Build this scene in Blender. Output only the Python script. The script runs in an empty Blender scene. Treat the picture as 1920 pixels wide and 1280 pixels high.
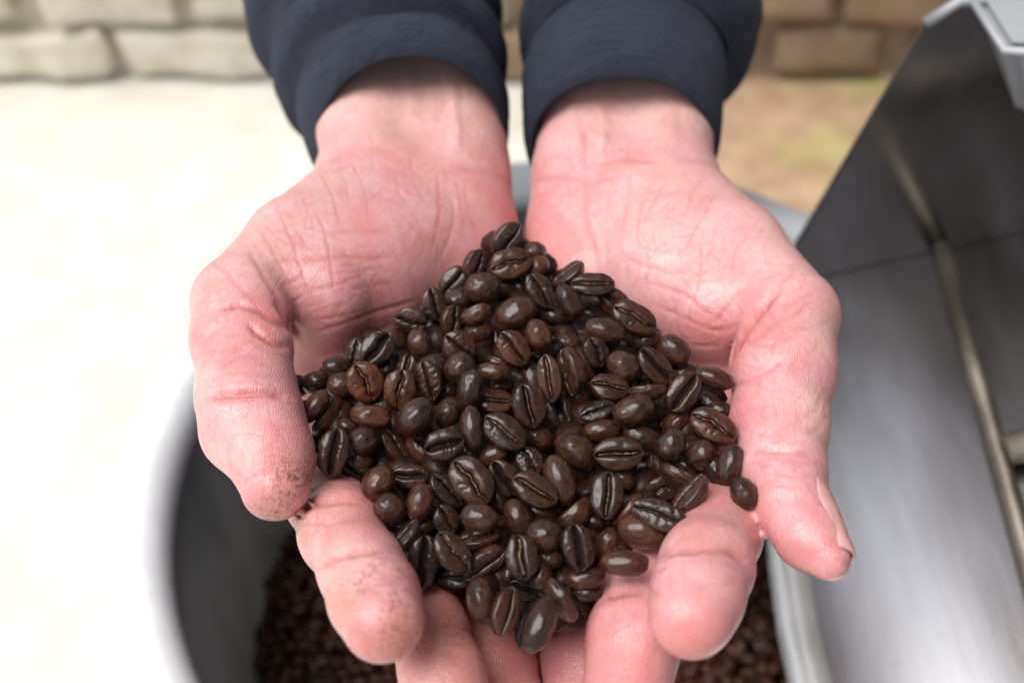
import bpy, bmesh, math, random
import numpy as np
from mathutils import Matrix, Vector, noise as mnoise

random.seed(7)
RNG = np.random.default_rng(7)
scn = bpy.context.scene
COL = scn.collection

# ------------------------------------------------------------------ camera
CAM_Z = 0.8
PITCH = 40.0
FPX = 1867.0
cam_d = bpy.data.cameras.new("camera")
cam_d.sensor_width = 36.0
cam_d.lens = 35.0
cam_d.clip_start = 0.01
cam_d.clip_end = 200.0
cam_d.dof.use_dof = True
cam_d.dof.focus_distance = 0.232
cam_d.dof.aperture_fstop = 8.8
cam_d.dof.aperture_blades = 9
cam = bpy.data.objects.new("camera", cam_d)
COL.objects.link(cam)
cam.location = (0, 0, CAM_Z)
cam.rotation_euler = (math.radians(PITCH), 0, 0)
scn.camera = cam
CR = np.array(Matrix.Rotation(math.radians(PITCH), 3, 'X'))
CC = np.array([0, 0, CAM_Z])

# ------------------------------------------------------------------ light
SUN_EL, SUN_AZ = math.radians(66), math.radians(-104)   # azimuth from +Y towards +X
world = bpy.data.worlds.new("World")
scn.world = world
world.use_nodes = True
wn = world.node_tree
bg = wn.nodes["Background"]
sky = wn.nodes.new("ShaderNodeTexSky")
sky.sky_type = 'NISHITA'
sky.sun_disc = False
sky.sun_elevation = SUN_EL
sky.sun_rotation = SUN_AZ
sky.air_density = 1.0
sky.dust_density = 3.0
sky.ozone_density = 1.0
bg.inputs[1].default_value = 0.085
hs = wn.nodes.new("ShaderNodeHueSaturation")          # thin overcast: the blue washed out evenly
hs.inputs['Saturation'].default_value = 0.42
wn.links.new(sky.outputs[0], hs.inputs['Color'])
wn.links.new(hs.outputs[0], bg.inputs[0])
sun_d = bpy.data.lights.new("sun", 'SUN')
sun_d.energy = 1.5
sun_d.angle = math.radians(44)
sun_d.color = (1.0, 0.97, 0.93)
sun = bpy.data.objects.new("sun", sun_d)
COL.objects.link(sun)
sv = Vector((math.sin(SUN_AZ) * math.cos(SUN_EL), math.cos(SUN_AZ) * math.cos(SUN_EL), math.sin(SUN_EL)))
sun.rotation_euler = sv.to_track_quat('Z', 'Y').to_euler()
sun.location = sv * 5
scn.view_settings.view_transform = 'Standard'
scn.view_settings.look = 'None'
scn.view_settings.exposure = 1.22
scn.view_settings.gamma = 1.0

# ------------------------------------------------------------------ helpers
def P(px, py, d):
    """picture point at d millimetres along the axis -> camera-space mm"""
    return np.array([(px - 960) / FPX * d, (640 - py) / FPX * d, -d])

def to_world(p):
    return CC + (np.asarray(p, float) / 1000.0) @ CR.T

def to_cam(w):
    return (np.asarray(w, float) - CC) @ CR * 1000.0

def on_z(px, py, z):
    r = CR @ np.array([(px - 960) / FPX, (640 - py) / FPX, -1.0])
    return CC + r * ((z - CAM_Z) / r[2])

def tag(o, label=None, cat=None, group=None, kind=None):
    if label: o["label"] = label
    if cat: o["category"] = cat
    if group: o["group"] = group
    if kind: o["kind"] = kind
    return o

def mesh_obj(name, verts, faces, mat, parent=None, smooth=True):
    me = bpy.data.meshes.new(name)
    me.from_pydata([tuple(v) for v in verts], [], [tuple(f) for f in faces])
    me.update()
    if smooth:
        me.polygons.foreach_set("use_smooth", [True] * len(me.polygons))
    if mat: me.materials.append(mat)
    o = bpy.data.objects.new(name, me)
    COL.objects.link(o)
    if parent: o.parent = parent
    return o

def bm_obj(name, bm, mat, parent=None, smooth=False):
    me = bpy.data.meshes.new(name)
    bm.normal_update()
    bm.to_mesh(me); bm.free()
    if smooth:
        me.polygons.foreach_set("use_smooth", [True] * len(me.polygons))
    if mat: me.materials.append(mat)
    o = bpy.data.objects.new(name, me)
    COL.objects.link(o)
    if parent: o.parent = parent
    return o

def empty(name, loc=(0, 0, 0)):
    o = bpy.data.objects.new(name, None)
    o.empty_display_size = 0.02
    COL.objects.link(o)
    o.location = loc
    return o

def keep_parent(o, parent):
    """parent without moving: the child's mesh is in world coordinates"""
    o.parent = parent
    o.matrix_parent_inverse = Matrix.Translation(parent.location).inverted()
    return o

class NT:
    def __init__(self, name):
        self.m = bpy.data.materials.new(name)
        self.m.use_nodes = True
        self.t = self.m.node_tree
        self.b = self.t.nodes["Principled BSDF"]
    def n(self, typ, **kw):
        nd = self.t.nodes.new(typ)
        for k, v in kw.items():
            if k == 'inp':
                for i, val in v.items():
                    nd.inputs[i].default_value = val
            else:
                setattr(nd, k, v)
        return nd
    def l(self, a, b):
        self.t.links.new(a, b)
    def noise(self, vec, scale, detail=4, rough=0.55, dist=0.0):
        nd = self.n("ShaderNodeTexNoise", inp={'Scale': scale, 'Detail': detail, 'Roughness': rough, 'Distortion': dist})
        if vec is not None: self.l(vec, nd.inputs['Vector'])
        return nd.outputs['Fac']
    def ramp(self, fac, stops):
        nd = self.n("ShaderNodeValToRGB")
        el = nd.color_ramp.elements
        while len(el) < len(stops): el.new(0.5)
        for e, (p, c) in zip(el, stops):
            e.position = p
            e.color = (*c, 1) if len(c) == 3 else c
        self.l(fac, nd.inputs[0])
        return nd.outputs[0]
    def mix(self, fac, a, b, mode='MIX'):
        nd = self.n("ShaderNodeMix", data_type='RGBA', blend_type=mode)
        for sock, v in ((nd.inputs[0], fac), (nd.inputs[6], a), (nd.inputs[7], b)):
            if isinstance(v, (int, float)): sock.default_value = v
            elif isinstance(v, tuple): sock.default_value = (*v, 1)
            else: self.l(v, sock)
        return nd.outputs[2]
    def math(self, op, a, b=None, clamp=False):
        nd = self.n("ShaderNodeMath", operation=op, use_clamp=clamp)
        for i, v in enumerate((a, b)):
            if v is None: continue
            if isinstance(v, (int, float)): nd.inputs[i].default_value = v
            else: self.l(v, nd.inputs[i])
        return nd.outputs[0]
    def attr(self, name):
        return self.n("ShaderNodeAttribute", attribute_name=name).outputs['Fac']
    def bump(self, h, dist, strength=1.0, prev=None):
        nd = self.n("ShaderNodeBump", inp={'Strength': strength, 'Distance': dist})
        self.l(h, nd.inputs['Height'])
        if prev is not None: self.l(prev, nd.inputs['Normal'])
        return nd.outputs[0]
    def out(self, **kw):
        for k, v in kw.items():
            k = k.replace('_', ' ')
            s = self.b.inputs[k]
            if isinstance(v, (int, float)): s.default_value = v
            elif isinstance(v, tuple): s.default_value = v if len(v) == len(s.default_value) else (*v, 1)
            else: self.l(v, s)
        return self.m

# ------------------------------------------------------------------ materials
def m_skin():
    t = NT("skin")
    geo = t.n("ShaderNodeNewGeometry").outputs['Position']
    n1 = t.noise(geo, 85, 4, 0.6)
    n2 = t.noise(geo, 480, 4, 0.65)
    n4 = t.noise(geo, 170, 4, 0.6, 0.4)
    base = t.mix(t.ramp(n1, [(0.36, (0, 0, 0)), (0.64, (1, 1, 1))]), (0.55, 0.222, 0.228), (0.66, 0.385, 0.392))
    base = t.mix(t.math('MULTIPLY', t.ramp(n4, [(0.50, (0, 0, 0)), (0.72, (1, 1, 1))]), 0.55), base, (0.53, 0.165, 0.16))
    base = t.mix(t.math('MULTIPLY', t.ramp(t.noise(geo, 60, 3), [(0.5, (0, 0, 0)), (0.75, (1, 1, 1))]), 0.35), base, (0.66, 0.44, 0.34))
    base = t.mix(t.math('MULTIPLY', t.attr('pale'), 0.8), base, (0.67, 0.45, 0.385))
    base = t.mix(t.math('MULTIPLY', t.attr('blush'), 0.6), base, (0.56, 0.17, 0.155))
    base = t.mix(t.math('MULTIPLY', t.ramp(n2, [(0.45, (0, 0, 0)), (0.75, (1, 1, 1))]), 0.3), base, (0.52, 0.20, 0.19))
    base = t.mix(t.math('MULTIPLY', t.attr('crease'), 0.75), base, (0.42, 0.085, 0.075))
    base = t.mix(t.math('MULTIPLY', t.attr('dry'), 0.35), base, (0.72, 0.52, 0.38))
    base = t.mix(t.math('MULTIPLY', t.attr('tan'), t.ramp(t.noise(geo, 190, 4, 0.6), [(0.35, (.25, .25, .25)), (0.65, (1.2, 1.2, 1.2))])), base, (0.40, 0.175, 0.10))
    n3 = t.noise(geo, 900, 3, 0.7, 0.6)
    dm = t.math('MULTIPLY', t.math('MULTIPLY', t.attr('dirt'), t.ramp(t.noise(geo, 230, 3, 0.6), [(0.36, (.3, .3, .3)), (0.55, (1, 1, 1))])), t.ramp(n3, [(0.47, (0, 0, 0)), (0.62, (1, 1, 1))]))
    base = t.mix(t.math('MULTIPLY', dm, 0.9), base, (0.10, 0.045, 0.025))
    # relief: skin cells, ridge lines
    v = t.n("ShaderNodeTexVoronoi", feature='DISTANCE_TO_EDGE', inp={'Scale': 1050, 'Randomness': 1.0})
    t.l(geo, v.inputs['Vector'])
    cell = t.ramp(v.outputs['Distance'], [(0.0, (0, 0, 0)), (0.25, (1, 1, 1))])
    w = t.n("ShaderNodeTexWave", inp={'Scale': 620, 'Distortion': 11.0, 'Detail': 2, 'Detail Scale': 0.35})
    t.l(geo, w.inputs['Vector'])
    v2 = t.n("ShaderNodeTexVoronoi", feature='DISTANCE_TO_EDGE', inp={'Scale': 300, 'Randomness': 1.0})
    mp = t.n("ShaderNodeMapping", inp={'Rotation': (0.3, 0.2, 0.5), 'Scale': (1.0, 0.45, 0.7)})
    nz = t.n("ShaderNodeTexNoise", inp={'Scale': 160, 'Detail': 2})
    t.l(geo, nz.inputs['Vector'])
    wob = t.n("ShaderNodeVectorMath", operation='MULTIPLY_ADD')
    t.l(nz.outputs['Color'], wob.inputs[0]); wob.inputs[1].default_value = (0.004, 0.004, 0.004); t.l(geo, wob.inputs[2])
    t.l(wob.outputs[0], mp.inputs['Vector']); t.l(mp.outputs[0], v2.inputs['Vector'])
    line = t.ramp(v2.outputs['Distance'], [(0.0, (0, 0, 0)), (0.06, (1, 1, 1))])
    base = t.mix(t.math('MULTIPLY', t.math('SUBTRACT', 1.0, line), 0.20), base, (0.46, 0.12, 0.11))
    base = t.mix(t.math('MULTIPLY', t.math('SUBTRACT', 1.0, cell), 0.16), base, (0.45, 0.14, 0.12))
    b1 = t.bump(cell, 0.00008, 0.4)
    b2 = t.bump(w.outputs['Fac'], 0.00008, 0.45, b1)
    b3 = t.bump(line, 0.00012, 0.35, b2)
    b4 = t.bump(t.noise(geo, 330, 4, 0.6), 0.00028, 0.3, b3)
    rough = t.ramp(t.noise(geo, 130, 3), [(0.3, (0.27,) * 3), (0.75, (0.44,) * 3)])
    t.b.subsurface_method = 'RANDOM_WALK'
    m = t.out(Base_Color=base, Roughness=rough, Normal=b4, Subsurface_Weight=0.35, Subsurface_Scale=0.0035,
              Subsurface_Radius=(1.0, 0.33, 0.18), Specular_IOR_Level=0.6)
    return m

def m_nail():
    t = NT("nail")
    geo = t.n("ShaderNodeNewGeometry").outputs['Position']
    n = t.noise(geo, 300, 3)
    return t.out(Base_Color=t.ramp(n, [(0.3, (0.50, 0.25, 0.235)), (0.7, (0.60, 0.34, 0.315))]), Roughness=0.28)

def m_fabric():
    t = NT("navy_knit")
    geo = t.n("ShaderNodeNewGeometry").outputs['Position']
    tc = t.n("ShaderNodeUVMap")
    mp = t.n("ShaderNodeMapping", inp={'Scale': (210, 330, 1)})
    t.l(tc.outputs[0], mp.inputs[0])
    br = t.n("ShaderNodeTexVoronoi", inp={'Scale': 1.0, 'Randomness': 0.35})
    t.l(mp.outputs[0], br.inputs['Vector'])
    wv = t.n("ShaderNodeTexWave", bands_direction='Y', inp={'Scale': 9.0, 'Distortion': 1.5, 'Detail': 2.0, 'Detail Scale': 1.5})
    t.l(tc.outputs[0], wv.inputs[0])
    n = t.noise(geo, 60, 4)
    col = t.ramp(n, [(0.3, (0.0055, 0.0088, 0.027)), (0.7, (0.0110, 0.0170, 0.046))])
    col = t.mix(t.math('MULTIPLY', t.ramp(br.outputs['Distance'], [(0.2, (0, 0, 0)), (0.8, (1, 1, 1))]), 0.6), col, (0.030, 0.040, 0.075))
    b1 = t.bump(br.outputs['Distance'], 0.0009, 1.0)
    b2 = t.bump(wv.outputs['Fac'], 0.0006, 0.4, b1)
    b3 = t.bump(t.noise(geo, 90, 3), 0.004, 0.5, b2)
    return t.out(Base_Color=col, Roughness=0.85, Normal=b3, Sheen_Weight=0.08, Sheen_Roughness=0.5, Sheen_Tint=(0.5, 0.6, 0.8, 1))

def m_bean(mass=False):
    t = NT("roasted_bean_mass" if mass else "roasted_bean")
    oi = t.n("ShaderNodeObjectInfo")
    tc = t.n("ShaderNodeTexCoord").outputs['Object']
    if mass:
        sc_ = t.n("ShaderNodeVectorMath", operation='SCALE'); sc_.inputs['Scale'].default_value = 100.0
        t.l(t.n("ShaderNodeNewGeometry").outputs['Position'], sc_.inputs[0]); tc = sc_.outputs[0]
    off = t.n("ShaderNodeVectorMath", operation='ADD')
    cmb = t.n("ShaderNodeCombineXYZ")
    r30 = t.math('MULTIPLY', oi.outputs['Random'], 30.0)
    for i in range(3): t.l(r30, cmb.inputs[i])
    t.l(tc, off.inputs[0]); t.l(cmb.outputs[0], off.inputs[1])
    v = off.outputs[0]
    n1 = t.noise(v, 2.6, 4, 0.6)
    n2 = t.noise(v, 11, 5, 0.65)
    tone = t.mix(t.ramp(n1, [(0.32, (0, 0, 0)), (0.7, (1, 1, 1))]), (0.0165, 0.0052, 0.0024), (0.072, 0.0215, 0.0068))
    tone = t.mix(t.ramp(n2, [(0.5, (0, 0, 0)), (0.8, (0.6, 0.6, 0.6))]), tone, (0.010, 0.006, 0.005))
    tone = t.mix(1.0, tone, oi.outputs['Color'], 'MULTIPLY')
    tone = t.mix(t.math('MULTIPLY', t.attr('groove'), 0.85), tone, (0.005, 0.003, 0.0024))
    mpw = t.n("ShaderNodeMapping", inp={'Scale': (1.0, 2.2, 1.6)})
    t.l(v, mpw.inputs[0])
    wr = t.noise(mpw.outputs[0], 6.0, 5, 0.6, 0.7)
    vo = t.n("ShaderNodeTexVoronoi", feature='DISTANCE_TO_EDGE', inp={'Scale': 26.0})
    t.l(v, vo.inputs['Vector'])
    b1 = t.bump(t.ramp(vo.outputs['Distance'], [(0, (0, 0, 0)), (0.10, (1, 1, 1))]), 0.00016, 0.5)
    b2 = t.bump(wr, 0.0008, 0.5, b1)
    b3 = t.bump(n2, 0.0003, 0.5, b2)
    rough = t.ramp(t.noise(v, 5, 3), [(0.3, (0.20,) * 3), (0.7, (0.34,) * 3)])
    return t.out(Base_Color=tone, Roughness=rough, Normal=b3, Specular_IOR_Level=0.19, Coat_Weight=0.15 if mass else 0.58, Coat_Roughness=0.21)

def m_silverskin():
    t = NT("silverskin")
    geo = t.n("ShaderNodeNewGeometry").outputs['Position']
    n = t.noise(geo, 900, 4, 0.7)
    return t.out(Base_Color=t.ramp(n, [(0.42, (0.025, 0.011, 0.006)), (0.62, (0.27, 0.135, 0.055))]), Roughness=0.6,
                 Normal=t.bump(n, 0.0005, 0.8))

def m_metal(name, c0, c1, r0, r1, scale=14, stretch=(1, 1, 1), dirt=0.0, metal=1.0):
    t = NT(name)
    geo = t.n("ShaderNodeNewGeometry").outputs['Position']
    mp = t.n("ShaderNodeMapping", inp={'Scale': stretch})
    t.l(geo, mp.inputs[0])
    n = t.noise(mp.outputs[0], scale, 5, 0.6, 0.4)
    fine = t.noise(mp.outputs[0], scale * 30, 3, 0.6)
    col = t.ramp(n, [(0.3, c0), (0.7, c1)])
    if dirt:
        d = t.ramp(t.noise(geo, 95, 4, 0.7), [(0.66, (0, 0, 0)), (0.72, (1, 1, 1))])
        col = t.mix(t.math('MULTIPLY', d, dirt), col, (0.05, 0.035, 0.025))
    rough = t.ramp(n, [(0.3, (r0,) * 3), (0.7, (r1,) * 3)])
    return t.out(Base_Color=col, Roughness=rough, Metallic=metal, Normal=t.bump(fine, 0.0002, 0.3))

def m_floor():
    t = NT("floor_lit_left")
    geo = t.n("ShaderNodeNewGeometry").outputs['Position']
    sep = t.n("ShaderNodeSeparateXYZ"); t.l(geo, sep.inputs[0])
    n1 = t.noise(geo, 3.0, 5, 0.6)
    n2 = t.noise(geo, 14.0, 5, 0.65)
    # daylight at left, shade at right, painted into the floor colour: a wavy edge
    e = t.math('ADD', sep.outputs[0], t.math('MULTIPLY', t.math('SUBTRACT', n1, 0.5), 0.55))
    fac = t.ramp(e, [(-0.0, (0, 0, 0)), (0.22, (1, 1, 1))])
    lit_tone = t.ramp(n2, [(0.3, (0.56, 0.535, 0.46)), (0.7, (0.68, 0.66, 0.60))])
    shade_tone = t.ramp(n2, [(0.35, (0.33, 0.205, 0.125)), (0.65, (0.50, 0.36, 0.235))])
    moss = t.ramp(t.noise(geo, 5.5, 3), [(0.50, (0, 0, 0)), (0.64, (1, 1, 1))])
    shade_tone = t.mix(t.math('MULTIPLY', moss, 0.65), shade_tone, (0.40, 0.42, 0.13))
    lit_tone = t.mix(t.math('MULTIPLY', moss, 0.12), lit_tone, (0.60, 0.62, 0.36))
    return t.out(Base_Color=t.mix(fac, lit_tone, shade_tone), Roughness=0.9, Normal=t.bump(n2, 0.004, 0.4))

def m_brick(name, a, b, moss):
    t = NT(name)
    geo = t.n("ShaderNodeNewGeometry").outputs['Position']
    oi = t.n("ShaderNodeObjectInfo")
    n = t.noise(geo, 22, 5, 0.65)
    col = t.ramp(n, [(0.3, a), (0.7, b)])
    col = t.mix(t.math('MULTIPLY', oi.outputs['Random'], 0.6), col, tuple(x * 0.55 for x in a))
    g = t.ramp(t.noise(geo, 7, 3), [(0.55, (0, 0, 0)), (0.7, (1, 1, 1))])
    col = t.mix(t.math('MULTIPLY', g, moss), col, (0.18, 0.17, 0.05))
    return t.out(Base_Color=col, Roughness=0.9, Normal=t.bump(n, 0.01, 0.6))

M_MASS = m_bean(True)
M_SKIN, M_NAIL, M_FAB, M_BEAN, M_SILVER = m_skin(), m_nail(), m_fabric(), m_bean(), m_silverskin()
M_RIM = m_metal("pale_aluminium", (0.66, 0.675, 0.695), (0.80, 0.815, 0.835), 0.55, 0.7, 20, metal=0.25)
M_PAN = m_metal("grey_aluminium", (0.11, 0.11, 0.11), (0.21, 0.21, 0.208), 0.45, 0.6, 18, (1, 1, 0.3), metal=0.5)
M_TRAY = m_metal("brushed_steel", (0.15, 0.118, 0.10), (0.50, 0.52, 0.565), 0.20, 0.38, 8.5, (1, 0.16, 1), 0.6)
M_PLATE = m_metal("dark_steel", (0.16, 0.155, 0.155), (0.30, 0.285, 0.28), 0.12, 0.24, 11, (1, 1, 0.6), 0.25)
M_BAR = m_metal("worn_steel_bar", (0.26, 0.23, 0.185), (0.38, 0.34, 0.285), 0.40, 0.5, 40, dirt=0.3)
M_LIP = m_metal("bright_steel", (0.80, 0.82, 0.79), (0.92, 0.93, 0.92), 0.36, 0.46, 30, metal=0.55)
M_DRUM = m_metal("pale_steel", (0.30, 0.31, 0.33), (0.42, 0.43, 0.45), 0.55, 0.65, 16, metal=0.3)
M_SHADE_ROOF = m_metal("shade_roof_sheet", (0.13, 0.13, 0.135), (0.20, 0.20, 0.205), 0.6, 0.7, 4, metal=0.0)
M_FLOOR = m_floor()
M_BRICK_LIT = m_brick("lit_brick", (0.60, 0.53, 0.42), (0.80, 0.755, 0.65), 0.35)  # left copy: brighter daylight painted into the brick colour
M_BRICK_SHADE = m_brick("shaded_brick", (0.27, 0.18, 0.115), (0.42, 0.30, 0.20), 0.35)  # right copy: shade painted into the brick colour
M_MORTAR_LIT = m_brick("lit_mortar", (0.62, 0.55, 0.43), (0.80, 0.74, 0.62), 0.2)  # left joints, same daylight put into the colour
M_MORTAR_SHADE = m_brick("shaded_mortar", (0.28, 0.20, 0.135), (0.42, 0.32, 0.225), 0.3)  # right joints, same shade put into the colour

# ------------------------------------------------------------------ setting: floor and wall
def grid_sheet(name, x0, x1, y0, y1, z, mat, n=24):
    vs = [(x0 + (x1 - x0) * i / n, y0 + (y1 - y0) * j / n, z) for j in range(n + 1) for i in range(n + 1)]
    fs = [(j * (n + 1) + i, j * (n + 1) + i + 1, (j + 1) * (n + 1) + i + 1, (j + 1) * (n + 1) + i) for j in range(n) for i in range(n)]
    return mesh_obj(name, vs, fs, mat)
tag(grid_sheet("floor", -30, 30, -30, 30, 0.0, M_FLOOR), "floor with the brighter left and shaded right painted into its colour", None, None, "structure")

def brick_mesh(lx, ly, lz, seed):
    bm = bmesh.new()
    bmesh.ops.create_cube(bm, size=1.0)
    bmesh.ops.scale(bm, vec=(lx, ly, lz), verts=bm.verts)
    bmesh.ops.bevel(bm, geom=bm.edges[:], offset=0.010, segments=2, affect='EDGES', profile=0.6)
    bmesh.ops.subdivide_edges(bm, edges=bm.edges[:], cuts=2, use_grid_fill=True)
    for v in bm.verts:
        v.co += mnoise.noise_vector(v.co * 26 + Vector((seed * 7.1, 0, 0))) * 0.012
    return bm

def build_wall():
    y = 1.135
    root = empty("brick_wall", (0.0, y + 0.06, 0))
    tag(root, "low weathered brick wall whose foot crosses behind the wrists", "wall")
    bm = bmesh.new()
    bmesh.ops.create_cube(bm, size=1.0)
    bmesh.ops.scale(bm, vec=(1.8, 0.10, 0.72), verts=bm.verts)
    bmesh.ops.translate(bm, vec=(-0.9, y + 0.060, 0.358), verts=bm.verts)
    keep_parent(bm_obj("mortar_core", bm, M_MORTAR_LIT), root)
    bm = bmesh.new()
    bmesh.ops.create_cube(bm, size=1.0)
    bmesh.ops.scale(bm, vec=(1.8, 0.10, 0.72), verts=bm.verts)
    bmesh.ops.translate(bm, vec=(0.9, y + 0.060, 0.358), verts=bm.verts)
    keep_parent(bm_obj("mortar_core", bm, M_MORTAR_SHADE), root)
    H, L = 0.080, 0.205
    protos = {}
    for m in (M_BRICK_LIT, M_BRICK_SHADE):
        for s in range(3):
            b = brick_mesh(L - 0.014, 0.05, H - 0.012, s + (5 if m is M_BRICK_SHADE else 0))
            me = bpy.data.meshes.new("brick"); b.to_mesh(me); b.free()
            me.polygons.foreach_set("use_smooth", [True] * len(me.polygons))
            me.materials.append(m)
            protos[(m, s)] = me
    for row in range(3):
        for i in range(-8, 9):
            x = i * L + (L / 2 if row % 2 else 0) + random.uniform(-.006, .006)
            if abs(x) > 1.15: continue
            m = M_BRICK_LIT if x < 0.02 + random.uniform(-.08, .08) else M_BRICK_SHADE
            o = bpy.data.objects.new("brick", protos[(m, random.randrange(3))])
            COL.objects.link(o)
            o.location = (x, y + random.uniform(-.006, .004) + 0.012, 0.042 + row * H + random.uniform(-.003, .003))
            o.rotation_euler = (random.uniform(-.03, .03), random.uniform(-.03, .03), random.uniform(-.03, .03))
            o.scale = (random.uniform(.72, 1.06), 1, random.uniform(.80, 1.06))
            keep_parent(o, root)
build_wall()

# unseen overhead sheet, added to shade the right side; daylight comes from the left
bm = bmesh.new()
nx = 60
top, bot = [], []
for i in range(nx + 1):
    x = 0.02 + 4.6 * i / nx
    zc = 2.25 + 0.015 * math.sin(i * 2.1) + 0.10 * x / 4.6
    top.append([bm.verts.new((x, y_, zc + .012)) for y_ in (-2.2, 3.0)])
    bot.append([bm.verts.new((x, y_, zc)) for y_ in (-2.2, 3.0)])
for i in range(nx):
    bm.faces.new((top[i][0], top[i + 1][0], top[i + 1][1], top[i][1]))
    bm.faces.new((bot[i][0], bot[i][1], bot[i + 1][1], bot[i + 1][0]))
    for k in (0, 1): bm.faces.new((top[i][k], bot[i][k], bot[i + 1][k], top[i + 1][k]))
bm.faces.new((top[0][0], top[0][1], bot[0][1], bot[0][0])); bm.faces.new((top[nx][0], bot[nx][0], bot[nx][1], top[nx][1]))
bmesh.ops.recalc_face_normals(bm, faces=bm.faces)
tag(bm_obj("shade_roof", bm, M_SHADE_ROOF), None, None, None, "structure")

# ------------------------------------------------------------------ basin with beans
RIM_Z, BC, RO, RI = 0.42, np.array([0.033, 0.250]), 0.211, 0.185
BEAN_Z = 0.268
def lathe(name, prof, c, mat, parent=None, n=128, closed=False):
    vs, fs = [], []
    m = len(prof)
    for i in range(n):
        a = 2 * math.pi * i / n
        for r, z in prof:
            vs.append((c[0] + r * math.cos(a), c[1] + r * math.sin(a), z))
    for i in range(n):
        j = (i + 1) % n
        for k in range(m - 1 + (1 if closed else 0)):
            k2 = (k + 1) % m
            fs.append((i * m + k, j * m + k, j * m + k2, i * m + k2))
    o = mesh_obj(name, vs, fs, mat)
    if parent: keep_parent(o, parent)
    return o

basin = empty("metal_basin", (BC[0], BC[1], 0))
tag(basin, "round aluminium basin with wide pale rim under the hands, half full of coffee beans", "basin")
prof = [(0.0, 0.004), (0.165, 0.004), (0.178, 0.012), (0.194, 0.40), (0.1910, 0.40), (0.1800, 0.03), (0.16, 0.016), (0.0, 0.014)]
lathe("body", prof, BC, M_PAN, basin)
rp = []
for k in range(16):
    a = 2 * math.pi * k / 16
    rp.append((0.2005 + 0.0145 * math.cos(a), RIM_Z - 0.012 + 0.0135 * math.sin(a)))
lathe("rim", rp, BC, M_RIM, basin, closed=True)
for sgn in (1, -1):
    bm = bmesh.new()
    pts = []
    for k in range(13):
        a = math.pi * k / 12
        pts.append(Vector((0.05 * math.cos(a), sgn * (0.19 + 0.035 * math.sin(a)), 0.33)))
    prev = None
    for p_ in pts:
        ring = [bm.verts.new((BC[0] + p_.x, BC[1] + p_.y + .006 * math.cos(t_ * math.pi / 4), p_.z + .006 * math.sin(t_ * math.pi / 4))) for t_ in range(8)]
        if prev:
            for q in range(8): bm.faces.new((prev[q], prev[(q + 1) % 8], ring[(q + 1) % 8], ring[q]))
        prev = ring
    keep_parent(bm_obj("handle", bm, M_RIM, smooth=True), basin)

# ------------------------------------------------------------------ coffee bean meshes (unit: long axis x, crease on +z)
def cube_sphere(N, warp=True):
    key, vs, fs = {}, [], []
    def vid(p):
        k = tuple(np.round(p, 6))
        if k not in key:
            key[k] = len(vs); vs.append(p)
        return key[k]
    lin = np.linspace(-1, 1, N + 1)
    wy = np.sign(lin) * (0.45 * np.abs(lin) + 0.55 * np.abs(lin) ** 2.2) if warp else lin
    for ax in range(3):
        for sg in (-1, 1):
            u, v = [(1, 2), (2, 0), (0, 1)][ax]
            for i in range(N):
                for j in range(N):
                    q = []
                    for (a, b) in ((i, j), (i + 1, j), (i + 1, j + 1), (i, j + 1)):
                        p = np.zeros(3); p[ax] = sg
                        p[u] = (wy if u == 1 else lin)[a]
                        p[v] = (wy if v == 1 else lin)[b]
                        q.append(vid(p))
                    fs.append(q if sg > 0 else q[::-1])
    V = np.array(vs)
    x, y, z = V.T
    S = np.stack([x * np.sqrt(1 - y * y / 2 - z * z / 2 + y * y * z * z / 3),
                  y * np.sqrt(1 - z * z / 2 - x * x / 2 + z * z * x * x / 3),
                  z * np.sqrt(1 - x * x / 2 - y * y / 2 + x * x * y * y / 3)], 1)
    return S, fs

def nvec(A, freq, seed):
    return np.array([mnoise.noise(Vector((a[0] * freq + seed, a[1] * freq - seed * 2.3, a[2] * freq + seed * 1.7))) for a in A])

def crease_y(x, kind, seed):
    rs = np.random.default_rng(seed)
    ph, am = rs.uniform(0, 6.28), rs.uniform(0.02, 0.045)
    if kind == 'wavy': am = 0.075
    return am * np.sin(x * 5.0 + ph) + 0.03 * np.sin(x * 13 + ph * 2) * (kind in ('wavy', 'crack')) + rs.uniform(-.04, .04) * (1 + x)

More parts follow.
